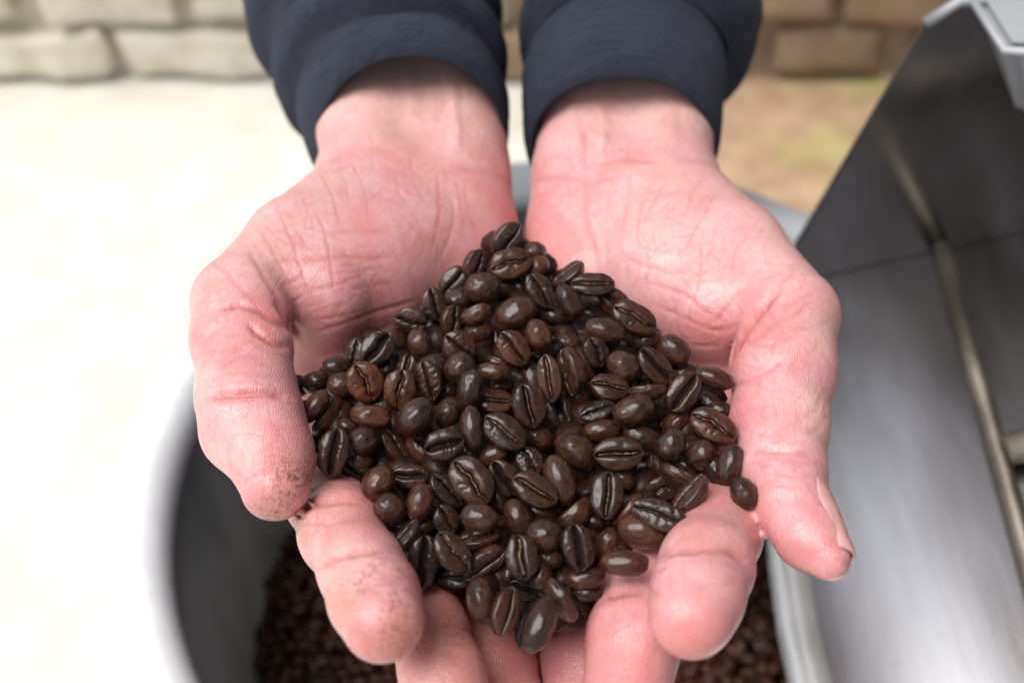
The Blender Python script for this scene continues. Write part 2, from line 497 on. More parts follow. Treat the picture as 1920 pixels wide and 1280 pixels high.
def bean_mesh(kind, seed, N=26):
    S, fs = cube_sphere(N)
    x, y, z = S.T.copy()
    rs = np.random.default_rng(seed)
    # plan outline a little egg shaped, superelliptic
    egg = rs.uniform(-0.07, 0.07)
    X = 0.5 * np.sign(x) * np.abs(x) ** 0.94
    Y = 0.5 * y * (1 + egg * x)
    zt = np.where(z > 0, 0.23 * np.abs(z) ** 0.55, -0.70 * np.abs(z) ** 1.02)
    if kind == 'round':
        zt = np.where(z > 0, 0.48 * z, -0.52 * np.abs(z))
    Z = zt.copy()
    front = np.clip(z * 2.2, 0, 1)
    cy = crease_y(x, kind, seed)
    wid = {'open': 0.075, 'plain': 0.030, 'wavy': 0.036, 'crack': 0.032, 'wrinkle': 0.034, 'round': 0.026, 'chaff': 0.055}[kind]
    dep = {'open': 0.30, 'plain': 0.20, 'wavy': 0.22, 'crack': 0.20, 'wrinkle': 0.20, 'round': 0.14, 'chaff': 0.24}[kind]
    taper = np.clip((0.99 - np.abs(x)) / 0.22, 0, 1) ** 0.6
    wv = wid * (0.65 + 0.6 * (1 - x * x))
    dy = (Y - cy * 0.5)
    g = np.exp(-(np.abs(dy) / wv) ** 1.7) * taper * front
    lobe = np.exp(-((np.abs(dy) - 0.20) / 0.13) ** 2) * front * np.clip(1.1 - x * x, 0, 1)
    Z = Z + 0.030 * lobe - dep * g
    Z -= 0.03 * np.exp(-(dy / 0.13) ** 2) * front
    groove = g.copy()
    ncr = {'crack': 3, 'wrinkle': 3, 'open': 3}.get(kind, rs.integers(0, 3))
    for q in range(ncr):
        x0 = rs.uniform(-0.32, 0.34); sl = rs.uniform(-0.5, 0.5); side = rs.choice([-1, 1])
        ln = rs.uniform(0.22, 0.48)
        dd = (X - x0 - sl * dy + 0.02 * np.sin(dy * 40 + q))
        mk = np.exp(-(np.abs(dd) / 0.014) ** 1.5) * front * np.clip(side * dy / 0.03, 0, 1) * np.clip((ln - np.abs(dy)) / 0.08, 0, 1)
        Z -= 0.055 * mk
        groove = np.maximum(groove, mk * 0.9)
    A = np.stack([X, Y, Z], 1)
    nl = nvec(A, 3.2, seed * 1.37)
    nm = nvec(A, 8.0, seed * 2.11 + 5)
    nrm = np.stack([X / 0.25, Y / 0.25, Z / 0.25], 1)
    nrm /= np.linalg.norm(nrm, axis=1, keepdims=True) + 1e-9
    amp = 0.042 if kind != 'wrinkle' else 0.055
    A += nrm * (nl * amp + nm * 0.015)[:, None]
    if kind == 'wrinkle':
        wr = np.sin(X * 42 + 3 * nl + Y * 9) * front * np.clip((np.abs(dy) - 0.05) / 0.1, 0, 1)
        A[:, 2] += 0.012 * wr
    me = bpy.data.meshes.new("coffee_bean")
    me.from_pydata(A.tolist(), [], fs)
    me.update()
    me.polygons.foreach_set("use_smooth", [True] * len(me.polygons))
    me.materials.append(M_BEAN)
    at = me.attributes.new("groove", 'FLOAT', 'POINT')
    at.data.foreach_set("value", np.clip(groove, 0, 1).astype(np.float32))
    return me

def silver_mesh(kind, seed):
    rs = np.random.default_rng(seed + 99)
    n, m = 26, 4
    vs, fs = [], []
    for i in range(n + 1):
        x = -0.80 + 1.56 * i / n
        cy = float(crease_y(np.array([x]), kind, seed)[0]) * 0.5
        w = (0.020 if kind != 'orange' else 0.06) * (0.5 + 0.7 * rs.random()) * (1 - 0.5 * x * x)
        for j in range(m + 1):
            b = j / m * 2 - 1
            zz = 0.165 + 0.035 * rs.random() + 0.02 * abs(b) - 0.10 * x * x
            vs.append((x * 0.5, cy + w * b, zz))
    for i in range(n):
        for j in range(m):
            a = i * (m + 1) + j
            fs.append((a, a + m + 1, a + m + 2, a + 1))
    me = bpy.data.meshes.new("silverskin")
    me.from_pydata(vs, [], fs); me.update()
    me.polygons.foreach_set("use_smooth", [True] * len(me.polygons))
    me.materials.append(M_SILVER)
    return me

VAR = {}
for kind, k in (('plain', 4), ('open', 2), ('wavy', 2), ('crack', 3), ('wrinkle', 2), ('round', 2), ('chaff', 3)):
    VAR[kind] = [(bean_mesh(kind, 11 * q + len(kind) * 3 + 1), 11 * q + len(kind) * 3 + 1) for q in range(k)]
SILV = {(k, s): silver_mesh(k, s) for k in ('chaff', 'plain', 'wavy', 'open') for (_, s) in VAR[k]}

# ------------------------------------------------------------------ hands: signed distance modelling
def cap(p, a, b, ra, rb):
    ba = b - a
    L2 = ba @ ba
    pa = p - a
    h = np.clip(pa @ ba / L2, 0, 1)
    q = pa - h[:, None] * ba
    return np.sqrt(np.einsum('ij,ij->i', q, q)) - (ra + (rb - ra) * h)

def smin(a, b, k):
    h = np.maximum(k - np.abs(a - b), 0) / k
    return np.minimum(a, b) - h * h * k * 0.25

def seg(*nodes):
    """chain of (px,py,depth,radius_px) -> list of tapered capsules in mm"""
    out = []
    c = [(P(n[0], n[1], n[2]), n[3] * n[2] / FPX) for n in nodes]
    for (a, ra), (b, rb) in zip(c[:-1], c[1:]):
        out.append((a, b, ra, rb))
    return out

LEFT = dict(
    palm=[
        seg((722, -160, 420, 84), (702, 110, 362, 92), (697, 235, 342, 99), (700, 330, 326, 98)),
        seg((812, -160, 420, 82), (836, 110, 362, 86), (855, 235, 342, 93), (852, 330, 330, 94)),
        seg((770, 60, 380, 85), (780, 300, 338, 95)),
        seg((692, 372, 320, 106), (560, 470, 286, 98), (452, 568, 264, 90)),
        seg((760, 420, 322, 130), (690, 500, 296, 130), (610, 552, 276, 98)),
        seg((780, 420, 325, 120), (770, 500, 306, 120), (700, 560, 290, 92)),
        seg((850, 340, 332, 96), (864, 430, 322, 103), (862, 540, 312, 108), (870, 680, 314, 100)),
        seg((790, 520, 335, 90), (640, 740, 300, 78)),
        seg((800, 520, 335, 95), (740, 800, 310, 84)),
        seg((820, 520, 335, 95), (820, 850, 318, 84)),
        seg((600, 600, 282, 70), (600, 700, 288, 70), (640, 760, 292, 74)),
    ],
    thumb=[seg((452, 568, 262, 90), (440, 640, 252, 74), (462, 735, 240, 87), (478, 800, 231, 91), (508, 850, 224, 72), (517, 912, 217, 63)),
           seg((470, 600, 256, 72), (486, 650, 248, 62))],
    fingers=[
        seg((640, 740, 285, 76), (640, 850, 268, 78), (618, 925, 248, 80), (643, 1000, 221, 77), (676, 1065, 205, 75), (700, 1118, 196, 80), (717, 1162, 190, 78)),
        seg((740, 800, 302, 80), (750, 960, 262, 82), (768, 1085, 235, 72), (802, 1182, 217, 73), (829, 1262, 206, 76), (848, 1330, 200, 75)),
        seg((820, 850, 312, 80), (835, 1010, 276, 78), (865, 1140, 250, 76), (922, 1245, 230, 77), (950, 1330, 221, 76)),
        seg((880, 860, 316, 76), (905, 1020, 284, 66), (935, 1120, 262, 62), (985, 1240, 246, 56)),
    ])
RIGHT = dict(
    palm=[
        seg((1130, -160, 425, 80), (1108, 140, 362, 86), (1100, 240, 346, 92), (1102, 330, 332, 95)),
        seg((1230, -160, 425, 84), (1238, 120, 365, 90), (1242, 225, 347, 96), (1238, 310, 332, 98)),
        seg((1165, 80, 382, 100), (1165, 300, 342, 92)),
        seg((1256, 378, 322, 104), (1370, 480, 290, 98), (1478, 598, 264, 93)),
        seg((1175, 425, 322, 128), (1260, 510, 296, 126), (1340, 580, 278, 104)),
        seg((1150, 430, 326, 112), (1190, 520, 308, 112), (1270, 590, 292, 92)),
        seg((1104, 345, 334, 96), (1096, 435, 324, 105), (1098, 540, 312, 108), (1100, 680, 314, 100)),
        seg((1170, 520, 335, 90), (1330, 740, 300, 80)),
        seg((1160, 520, 335, 95), (1230, 800, 310, 84)),
        seg((1140, 520, 335, 95), (1150, 850, 318, 84)),
        seg((1355, 610, 284, 74), (1370, 710, 288, 72), (1335, 780, 290, 74)),
    ],
    thumb=[seg((1478, 598, 262, 94), (1470, 690, 250, 90), (1458, 800, 238, 84), (1468, 880, 227, 72), (1485, 944, 218, 62), (1517, 1007, 211, 54), (1555, 1050, 206, 37))],
    fingers=[
        seg((1330, 740, 288, 78), (1352, 850, 274, 78), (1350, 930, 250, 82), (1340, 1002, 224, 83), (1324, 1062, 205, 82), (1308, 1112, 196, 82), (1295, 1154, 191, 80)),
        seg((1230, 800, 302, 80), (1238, 920, 262, 80), (1228, 1020, 237, 78), (1206, 1110, 221, 76), (1188, 1195, 210, 83), (1172, 1320, 201, 84)),
        seg((1150, 850, 314, 80), (1150, 1000, 280, 76), (1126, 1110, 254, 74), (1094, 1240, 232, 77), (1085, 1340, 224, 78)),
        seg((1090, 860, 318, 76), (1078, 1020, 290, 66), (1062, 1130, 270, 60), (1046, 1240, 256, 54)),
    ])

def make_sdf(H):
    def f(p):
        palm = None
        for s in H['palm']:
            d = None
            for c in s:
                e = cap(p, *c)
                d = e if d is None else smin(d, e, 4.0)
            palm = d if palm is None else smin(palm, d, 9.0)
        th = None
        for s in H['thumb']:
            for c in s:
                e = cap(p, *c)
                th = e if th is None else smin(th, e, 5.0)
        tot = smin(palm, th, 1.8)
        for s in H['fingers']:
            d = None
            for c in s:
                e = cap(p, *c)
                d = e if d is None else smin(d, e, 3.5)
            tot = np.minimum(tot, smin(palm, d, 7.0))
        return tot
    return f

def surface_nets(f, lo, hi, h):
    ns = np.ceil((hi - lo) / h).astype(int) + 1
    ax = [lo[i] + h * np.arange(ns[i]) for i in range(3)]
    D = np.empty(ns, np.float32)
    Yg, Zg = np.meshgrid(ax[1], ax[2], indexing='ij')
    for i in range(0, ns[0], 12):
        xs = ax[0][i:i + 12]
        pts = np.stack([np.repeat(xs, Yg.size), np.tile(Yg.ravel(), len(xs)), np.tile(Zg.ravel(), len(xs))], 1)
        D[i:i + 12] = f(pts).reshape(len(xs), *Yg.shape)
    inside = D < 0
    c = [slice(0, -1), slice(1, None)]
    cnt = np.zeros(ns - 1, np.int8)
    for a in (0, 1):
        for b in (0, 1):
            for d in (0, 1):
                cnt += inside[c[a], c[b], c[d]]
    act = (cnt > 0) & (cnt < 8)
    idx = -np.ones(act.shape, np.int64)
    cells = np.argwhere(act)
    idx[act] = np.arange(len(cells))
    acc = np.zeros((len(cells), 3)); wsum = np.zeros(len(cells))
    offs = [(a, b, d) for a in (0, 1) for b in (0, 1) for d in (0, 1)]
    for i, o1 in enumerate(offs):
        for o2 in offs[i + 1:]:
            if sum(abs(p_ - q) for p_, q in zip(o1, o2)) != 1: continue
            d1 = D[tuple((cells + o1).T)]; d2 = D[tuple((cells + o2).T)]
            cr = (d1 < 0) != (d2 < 0)
            t_ = np.where(cr, d1 / np.where(cr, d1 - d2, 1), 0)
            pt = np.array(o1) + t_[:, None] * (np.array(o2) - np.array(o1))
            acc += np.where(cr[:, None], pt, 0); wsum += cr
    V = lo + h * (cells + acc / wsum[:, None])
    F = []
    for a in range(3):
        u, v = (a + 1) % 3, (a + 2) % 3
        s1 = [slice(None)] * 3; s2 = [slice(None)] * 3
        s1[a] = slice(0, -1); s2[a] = slice(1, None)
        ch = inside[tuple(s1)] != inside[tuple(s2)]
        e = np.argwhere(ch)
        ok = (e[:, u] > 0) & (e[:, v] > 0) & (e[:, u] < ns[u] - 1) & (e[:, v] < ns[v] - 1)
        e = e[ok]
        eu = np.eye(3, dtype=int)[u]; ev = np.eye(3, dtype=int)[v]
        q = np.stack([idx[tuple((e - eu - ev).T)], idx[tuple((e - ev).T)], idx[tuple(e.T)], idx[tuple((e - eu).T)]], 1)
        flip = ~inside[tuple(e.T)]
        q[flip] = q[flip][:, ::-1]
        F.append(q)
    return V, np.concatenate(F)

# --- skin creases, drawn where they lie on the palm (picture points), (points, depth mm, half width mm, redness, dry)
def Z1(*p): return [(340 + a / 2.783, 240 + b / 2.783) for a, b in p]
def Z2(*p): return [(960 + a / 2.783, 240 + b / 2.783) for a, b in p]
LC = [
    (Z1((715, 190), (780, 340), (815, 450), (830, 510)), .35, .45, .6, 0),
    (Z1((850, 200), (862, 330), (875, 430)), .2, .4, .35, 0),
    (Z1((905, 170), (935, 260), (960, 380), (985, 500)), .2, .4, .4, 0),
    (Z1((510, 430), (560, 560), (610, 680), (650, 790), (685, 890)), .4, .45, .7, .2),
    (Z1((480, 350), (520, 460), (570, 590)), .25, .5, .4, .3),
    (Z1((690, 420), (740, 520), (770, 650), (790, 780), (800, 870)), .35, .45, .6, 0),
    (Z1((630, 330), (660, 430), (700, 520)), .2, .4, .3, 0),
    (Z1((320, 590), (420, 760), (520, 920), (590, 1030), (635, 1090)), .6, .7, .6, 0),
    (Z1((380, 480), (450, 600), (520, 720), (570, 800)), .3, .6, .35, 0),
    (Z1((440, 720), (560, 690), (700, 690), (850, 670), (1000, 680), (1180, 650)), .5, 1.1, .55, 0),
    (Z1((700, 560), (850, 545), (1000, 545), (1110, 550)), .25, .7, .35, 0),
    (Z1((780, 770), (950, 745), (1070, 715)), .3, .5, .4, 0),
    (Z1((800, 715), (900, 720), (1000, 690)), .3, .5, .4, 0),
    (Z1((510, 840), (560, 805), (640, 800)), .35, .6, .5, 0),
    (Z1((640, 850), (750, 840), (860, 800), (960, 760)), .35, .6, .45, 0),
    (Z1((560, 930), (640, 880), (730, 840)), .3, .5, .4, 0),
    (Z1((850, 855), (1000, 820), (1150, 790)), .3, .6, .35, 0),
    (Z1((700, 1015), (820, 985), (960, 955)), .4, .5, .4, 0),
    (Z1((690, 1080), (800, 1040), (950, 985), (1100, 935), (1240, 890)), .7, .6, .5, .2),
    (Z1((900, 1060), (1010, 1060), (1120, 1000)), .3, .6, .4, 0),
    (Z1((1190, 110), (1205, 190), (1210, 280), (1260, 360), (1310, 430)), .35, .5, .5, .3),
    (Z1((1120, 230), (1130, 330), (1200, 420)), .25, .5, .4, 0),
    (Z1((1330, 200), (1345, 330), (1350, 450), (1335, 560), (1300, 680)), .4, .5, .6, 0),
    (Z1((1370, 300), (1425, 400), (1430, 500), (1400, 600), (1350, 720)), .5, .7, .2, .9),
    (Z1((1430, 250), (1450, 350), (1455, 450)), .3, .4, .5, 0),
    (Z1((880, 100), (1000, 90), (1100, 115), (1200, 165)), .35, .8, .3, .8),
    (Z1((880, 130), (900, 190), (940, 250)), .25, .5, .2, .6),
    (Z1((740, 140), (860, 100), (960, 80)), .5, .9, .3, .3),
    (Z1((1400, 170), (1480, 220), (1600, 230), (1700, 290)), .7, 1.4, .3, 0),
    (Z1((170, 960), (300, 920), (420, 960), (520, 1020), (610, 1075)), .95, 1.0, .9, 0),
    (Z1((330, 1010), (420, 1090), (500, 1130), (580, 1150)), .8, .9, .9, 0),
    (Z1((470, 880), (540, 970), (590, 1040), (630, 1095)), .8, .9, .9, 0),
    (Z1((60, 870), (150, 830), (240, 790), (330, 850)), .4, .8, .4, 0),
    (Z1((140, 690), (240, 760), (330, 860), (420, 940)), .35, .7, .45, 0),
    (Z1((100, 920), (180, 850), (260, 830)), .35, .6, .35, 0),
    (Z1((90, 1130), (180, 1060), (260, 1020)), .4, .7, .4, 0),
    (Z1((120, 1240), (230, 1190), (330, 1120), (400, 1100)), .35, .8, .35, 0),
    ([(395, 745), (420, 742), (460, 735), (505, 735), (545, 744)], 1.6, 1.0, .8, 0),
    ([(385, 722), (430, 700), (480, 700), (530, 712)], .4, .8, .35, 0),
    ([(400, 690), (450, 668), (500, 672)], .4, .8, .35, 0),
    ([(440, 868), (452, 890), (455, 905)], .5, .8, .3, 0),
    ([(537, 990), (560, 963), (590, 945), (640, 936), (700, 938)], .9, .8, .6, 0),
    ([(540, 1010), (575, 985), (610, 972)], .4, .6, .3, 0),
    ([(590, 1072), (625, 1048), (670, 1035), (740, 1030)], .95, .7, .7, 0),
    ([(560, 905), (600, 890), (660, 885)], .4, .7, .3, 0),
    ([(785, 1120), (830, 1104), (872, 1110)], .4, .9, .3, 0),
    # tendons and veins of the wrist (raised)
    ([(846, 150), (852, 200), (858, 240), (848, 290)], -.8, 1.6, 0, 0),
    ([(760, 120), (775, 180), (770, 250)], -.5, 2.2, 0, 0),
    ([(820, 130), (826, 190), (822, 250)], .5, 1.6, 0, 0),
]
RC = [
    (Z2((395, 190), (375, 290), (385, 400), (400, 520), (420, 640), (445, 760)), .74, .8, .75, .5),
    (Z2((350, 440), (345, 520), (375, 620), (410, 720)), .3, .7, .2, .9),
    (Z2((375, 0), (382, 120), (378, 230)), .5, 1.2, .4, 0),
    (Z2((120, 285), (220, 255), (330, 258), (380, 255)), .6, 1.0, .5, 0),
    (Z2((400, 220), (500, 190), (640, 170), (780, 190)), .4, .9, .4, 0),
    (Z2((90, 400), (140, 360), (210, 340)), .3, .7, .3, 0),
    (Z2((820, 270), (770, 340), (720, 430), (690, 520)), .35, .5, .45, 0),
    (Z2((620, 330), (590, 450), (560, 580)), .3, .5, .4, 0),
    (Z2((540, 300), (510, 400), (500, 500)), .3, .5, .35, 0),
    (Z2((700, 330), (670, 440), (650, 570), (655, 620)), .3, .5, .45, 0),
    (Z2((1130, 290), (1040, 380), (980, 480), (930, 600), (880, 700)), .35, .5, .45, 0),
    (Z2((1010, 250), (940, 350), (880, 470)), .3, .5, .35, 0),
    (Z2((860, 570), (920, 560), (940, 540)), .4, .6, .4, 0),
    (Z2((1240, 540), (1180, 630), (1150, 700)), .35, .5, .35, 0),
    (Z2((1000, 590), (985, 700), (960, 830), (935, 960)), .35, .5, .5, 0),
    (Z2((700, 620), (705, 740), (700, 850)), .3, .5, .45, 0),
    (Z2((570, 650), (680, 720), (850, 750), (1000, 745)), .4, 1.1, .5, 0),
    (Z2((640, 610), (740, 640), (860, 650)), .3, .6, .4, 0),
    (Z2((690, 800), (800, 830), (900, 870), (1000, 950), (1080, 1010)), .4, .7, .5, 0),
    (Z2((740, 920), (850, 970), (950, 1020), (1050, 1060), (1150, 1040)), .6, .6, .5, .2),
    (Z2((940, 890), (930, 960), (920, 1010)), .3, .5, .4, 0),
    (Z2((960, 890), (955, 990)), .3, .5, .4, 0),
    (Z2((930, 1125), (1010, 1135), (1100, 1130)), .45, .5, .4, .2),
    (Z2((1040, 1080), (1120, 1060), (1200, 1010)), .4, .5, .4, 0),
    (Z2((1210, 810), (1150, 900), (1090, 980), (1060, 1030)), .5, .7, .6, 0),
    (Z2((1420, 830), (1340, 910), (1280, 980), (1220, 1060), (1170, 1140), (1120, 1250)), 1.7, 1.1, 1.0, 0),
    (Z2((1500, 750), (1420, 800), (1350, 870)), .5, .8, .4, 0),
    (Z2((1440, 980), (1340, 1040), (1260, 1120), (1220, 1130)), .6, .9, .55, 0),
    (Z2((1560, 920), (1470, 980), (1400, 1000)), .4, .8, .35, 0),
    (Z2((1600, 840), (1500, 900), (1420, 960)), .3, .7, .3, 0),
    (Z2((1400, 1130), (1300, 1135), (1220, 1130)), .5, .7, .5, 0),
    ([(1368, 725), (1410, 712), (1450, 690), (1480, 665)], .6, .8, .5, 0),
    ([(1375, 790), (1400, 770), (1450, 762)], .3, .6, .3, 0),
    ([(1398, 850), (1430, 845), (1480, 846), (1540, 852)], .85, .9, .5, 0),
    ([(1400, 868), (1450, 860), (1530, 872)], .4, .8, .3, 0),
    ([(1500, 790), (1530, 760), (1555, 720)], .35, .7, .3, 0),
    ([(1510, 820), (1535, 800), (1552, 770)], .35, .7, .3, 0),
    ([(1540, 905), (1545, 930), (1548, 950)], .8, .9, .5, 0),
    ([(1236, 1040), (1270, 1030), (1320, 1026), (1370, 1034), (1408, 1056)], 1.0, 1.0, .6, 0),
    ([(1255, 1058), (1320, 1046), (1390, 1066)], .25, .8, .25, 0),
    ([(1135, 1118), (1165, 1108), (1216, 1106)], .9, .9, .6, 0),
    ([(1128, 1086), (1170, 1080), (1220, 1090)], .25, .7, .25, 0),
    # tendons
    ([(1070, 180), (1078, 240), (1085, 310)], -.6, 2.0, 0, 0),
    ([(1128, 190), (1132, 250), (1130, 310)], -.6, 1.8, 0, 0),
    ([(1270, 180), (1280, 240), (1282, 290)], .5, 2.0, 0, 0),
]

def polyline_dist(px, py, pts):
    best = np.full(px.shape, 1e9); along = np.zeros(px.shape)
    n = len(pts) - 1
    for i in range(n):
        ax, ay = pts[i]; bx, by = pts[i + 1]
        dx, dy = bx - ax, by - ay
        t_ = np.clip(((px - ax) * dx + (py - ay) * dy) / (dx * dx + dy * dy), 0, 1)
        d = np.hypot(px - ax - t_ * dx, py - ay - t_ * dy)
        u = d < best
        best = np.where(u, d, best); along = np.where(u, (i + t_) / n, along)
    return best, along

def blob(px, py, spots):
    o = np.zeros(px.shape)
    for cx, cy, r, s in spots:
        o = np.maximum(o, s * np.exp(-((px - cx) ** 2 + (py - cy) ** 2) / (r * r)))
    return o

def vnoise(p, f, seed):
    """cheap smooth noise, vectorised (sum of rotated sines)"""
    rs = np.random.default_rng(seed)
    o = np.zeros(len(p))
    for k in range(7):
        w = rs.normal(size=3); w /= np.linalg.norm(w)
        o += np.sin(p @ w * f * rs.uniform(.6, 1.7) + rs.uniform(0, 6.28))
    return o / 4.0

def build_hand(H, creases, name, spots_dirt, spots_blush, spots_pale, spots_tan):
    f = make_sdf(H)
    allc = [c for s in H['palm'] + H['thumb'] + H['fingers'] for c in s]
    lo = np.min([np.minimum(c[0] - c[2], c[1] - c[3]) for c in allc], 0) - 4
    hi = np.max([np.maximum(c[0] + c[2], c[1] + c[3]) for c in allc], 0) + 4
    V, F = surface_nets(f, lo, hi, 1.9)
    o = mesh_obj(name, V, F, M_SKIN)
    md = o.modifiers.new("s", 'SUBSURF'); md.levels = 2; md.render_levels = 2
    md.use_limit_surface = False
    dg = bpy.context.evaluated_depsgraph_get()
    me = bpy.data.meshes.new_from_object(o.evaluated_get(dg))
    o.modifiers.clear()
    old = o.data; o.data = me; me.name = name
    bpy.data.meshes.remove(old)
    n = len(me.vertices)
    co = np.empty(n * 3, np.float32); me.vertices.foreach_get("co", co)
    p = co.reshape(-1, 3).astype(float)
    def grad(q):
        e = 0.35
        g = np.stack([f(q + np.eye(3)[i] * e) - f(q - np.eye(3)[i] * e) for i in range(3)], 1)
        return g / (np.linalg.norm(g, axis=1, keepdims=True) + 1e-9)
    nr = grad(p)
    p = p - nr * np.clip(f(p), -1.0, 1.0)[:, None] * 0.9
    d = -p[:, 2]
    px = 960 + p[:, 0] / d * FPX; py = 640 - p[:, 1] / d * FPX
    view = -p / np.linalg.norm(p, axis=1, keepdims=True)
    fac = np.einsum('ij,ij->i', nr, view)
    gx = np.clip((px / 5).astype(int), -5, 400) + 5; gy = np.clip((py / 5).astype(int), -60, 400) + 60
    zb = np.full((410, 470), 1e9)
    np.minimum.at(zb, (gx, gy), d)
    vis = (d < zb[gx, gy] + 4.0) & (fac > 0.02)
    disp = np.zeros(n); cm = np.zeros(n); dry = np.zeros(n)
    # soft unevenness of flesh
    disp += 0.30 * vnoise(p, 0.16, 3) + 0.05 * vnoise(p, 0.7, 4)
    wob = 3.0 * vnoise(p, 0.35, 8)
    for pts, dep, wid, red, dr in creases:
        xs = [q[0] for q in pts]; ys = [q[1] for q in pts]
        sel = np.where(vis & (px > min(xs) - 40) & (px < max(xs) + 40) & (py > min(ys) - 40) & (py < max(ys) + 40))[0]
        if not len(sel): continue
        dist, al = polyline_dist(px[sel] + wob[sel], py[sel] + wob[sel] * .7, pts)
        mm = dist * d[sel] / FPX
        tap = np.clip(np.minimum(al, 1 - al) / 0.18, 0.15, 1)
        g = np.exp(-(mm / wid) ** 2) * tap * (0.8 + 0.35 * vnoise(p[sel], 1.1, 21))
        rim = np.exp(-((mm - 2.2 * wid) / (1.2 * wid)) ** 2) * tap
        k_ = dep * (0.45 if 0 < dep < .75 else 1.0)
        disp[sel] += -k_ * g + (0.06 * k_ * rim if dep > 0 else 0)
        cm[sel] = np.maximum(cm[sel], red * np.exp(-(mm / max(wid * 0.9, .4)) ** 2) * tap)
        dry[sel] = np.maximum(dry[sel], dr * np.exp(-(mm / (wid * .9)) ** 2) * tap)
    # many fine short lines crossing the palm
    rs = np.random.default_rng(len(name) + len(creases))
    base = [c for c in creases if c[1] > 0]
    for k in range(260):
        c = base[rs.integers(len(base))][0]
        i = rs.integers(len(c) - 1)
        t0 = rs.random()
        cx = c[i][0] * (1 - t0) + c[i + 1][0] * t0 + rs.normal() * 28
        cy = c[i][1] * (1 - t0) + c[i + 1][1] * t0 + rs.normal() * 28
        an = math.atan2(c[i + 1][1] - c[i][1], c[i + 1][0] - c[i][0]) + rs.normal() * 0.35 + (math.pi / 2 if rs.random() < .3 else 0)
        ln = rs.uniform(14, 46)
        pts = [(cx - math.cos(an) * ln, cy - math.sin(an) * ln), (cx + rs.normal() * 3, cy + rs.normal() * 3), (cx + math.cos(an) * ln, cy + math.sin(an) * ln)]
        sel = np.where(vis & (np.abs(px - cx) < ln + 12) & (np.abs(py - cy) < ln + 12))[0]
        if not len(sel): continue
        dist, al = polyline_dist(px[sel] + wob[sel], py[sel], pts)
        mm = dist * d[sel] / FPX
        tap = np.clip(np.minimum(al, 1 - al) / 0.4, 0, 1)
        disp[sel] -= rs.uniform(.03, .09) * np.exp(-(mm / .36) ** 2) * tap
        cm[sel] = np.maximum(cm[sel], rs.uniform(.15, .45) * np.exp(-(mm / .4) ** 2) * tap)
    p = p + nr * disp[:, None]
    me.vertices.foreach_set("co", to_world(p).astype(np.float32).ravel())
    me.update()
    me.polygons.foreach_set("use_smooth", [True] * len(me.polygons))
    for nm, arr in (("crease", cm), ("dry", dry), ("dirt", blob(px, py, spots_dirt) * vis), ("blush", blob(px, py, spots_blush)),
                    ("pale", np.maximum(np.clip((330 - py) / 160, 0, 1), blob(px, py, spots_pale))), ("tan", blob(px, py, spots_tan))):
        a = me.attributes.new(nm, 'FLOAT', 'POINT')
        a.data.foreach_set("value", np.clip(arr, 0, 1).astype(np.float32))
    return o, f

person = empty("person", to_world(P(960, 150, 370)))
tag(person, "person in a navy knit sleeve garment holding out coffee beans in two cupped hands", "person")
hand_l, SDF_L = build_hand(LEFT, LC, "hand",
    [(550, 905, 55, 1.0), (515, 950, 45, .9), (720, 1110, 75, .8), (740, 1170, 70, .9), (850, 1180, 60, .6), (560, 990, 60, .5), (690, 1090, 60, .8)],
    [(500, 600, 90, .8), (560, 830, 60, .7), (520, 800, 60, .5), (800, 560, 110, .7), (600, 620, 70, .8), (960, 400, 60, .8), (930, 470, 60, .9), (745, 1190, 70, 1.0), (840, 1150, 90, 1.0), (950, 1220, 90, 1.0), (540, 880, 60, .9), (690, 950, 50, .8), (600, 680, 60, 1)],
    [(640, 1020, 60, .7), (660, 1100, 50, .5), (600, 330, 90, .5), (440, 840, 50, .5), (480, 450, 90, .7), (385, 560, 55, .6), (385, 700, 45, .5), (560, 400, 80, .5)],
    [(515, 955, 50, .5), (560, 990, 45, .5), (640, 1130, 60, .45), (750, 1190, 60, .55), (850, 1200, 80, .6), (600, 960, 60, .4), (940, 1220, 70, .4)])
hand_r, SDF_R = build_hand(RIGHT, RC, "hand",
    [(1590, 1060, 25, .5)],
    [(1030, 480, 80, .9), (1100, 380, 40, .5), (1330, 640, 90, .9), (1430, 600, 90, .7), (1500, 1040, 90, .6), (1290, 1180, 90, .9), (1170, 1200, 90, .8), (1060, 1220, 80, .9), (1320, 960, 60, .8), (1420, 950, 50, .8)],
    [(1230, 420, 130, .7), (1340, 470, 90, .5), (1340, 1010, 50, .5), (1470, 480, 90, .7), (1550, 610, 70, .7), (1530, 780, 60, .6), (1370, 350, 70, .6)],
    [])
for h_, lab in ((hand_l, "right hand, skin smudged with coffee dirt at the fingertips"), (hand_r, "left hand, clean pink fingertips")):
    keep_parent(h_, person)
    h_["label"] = lab

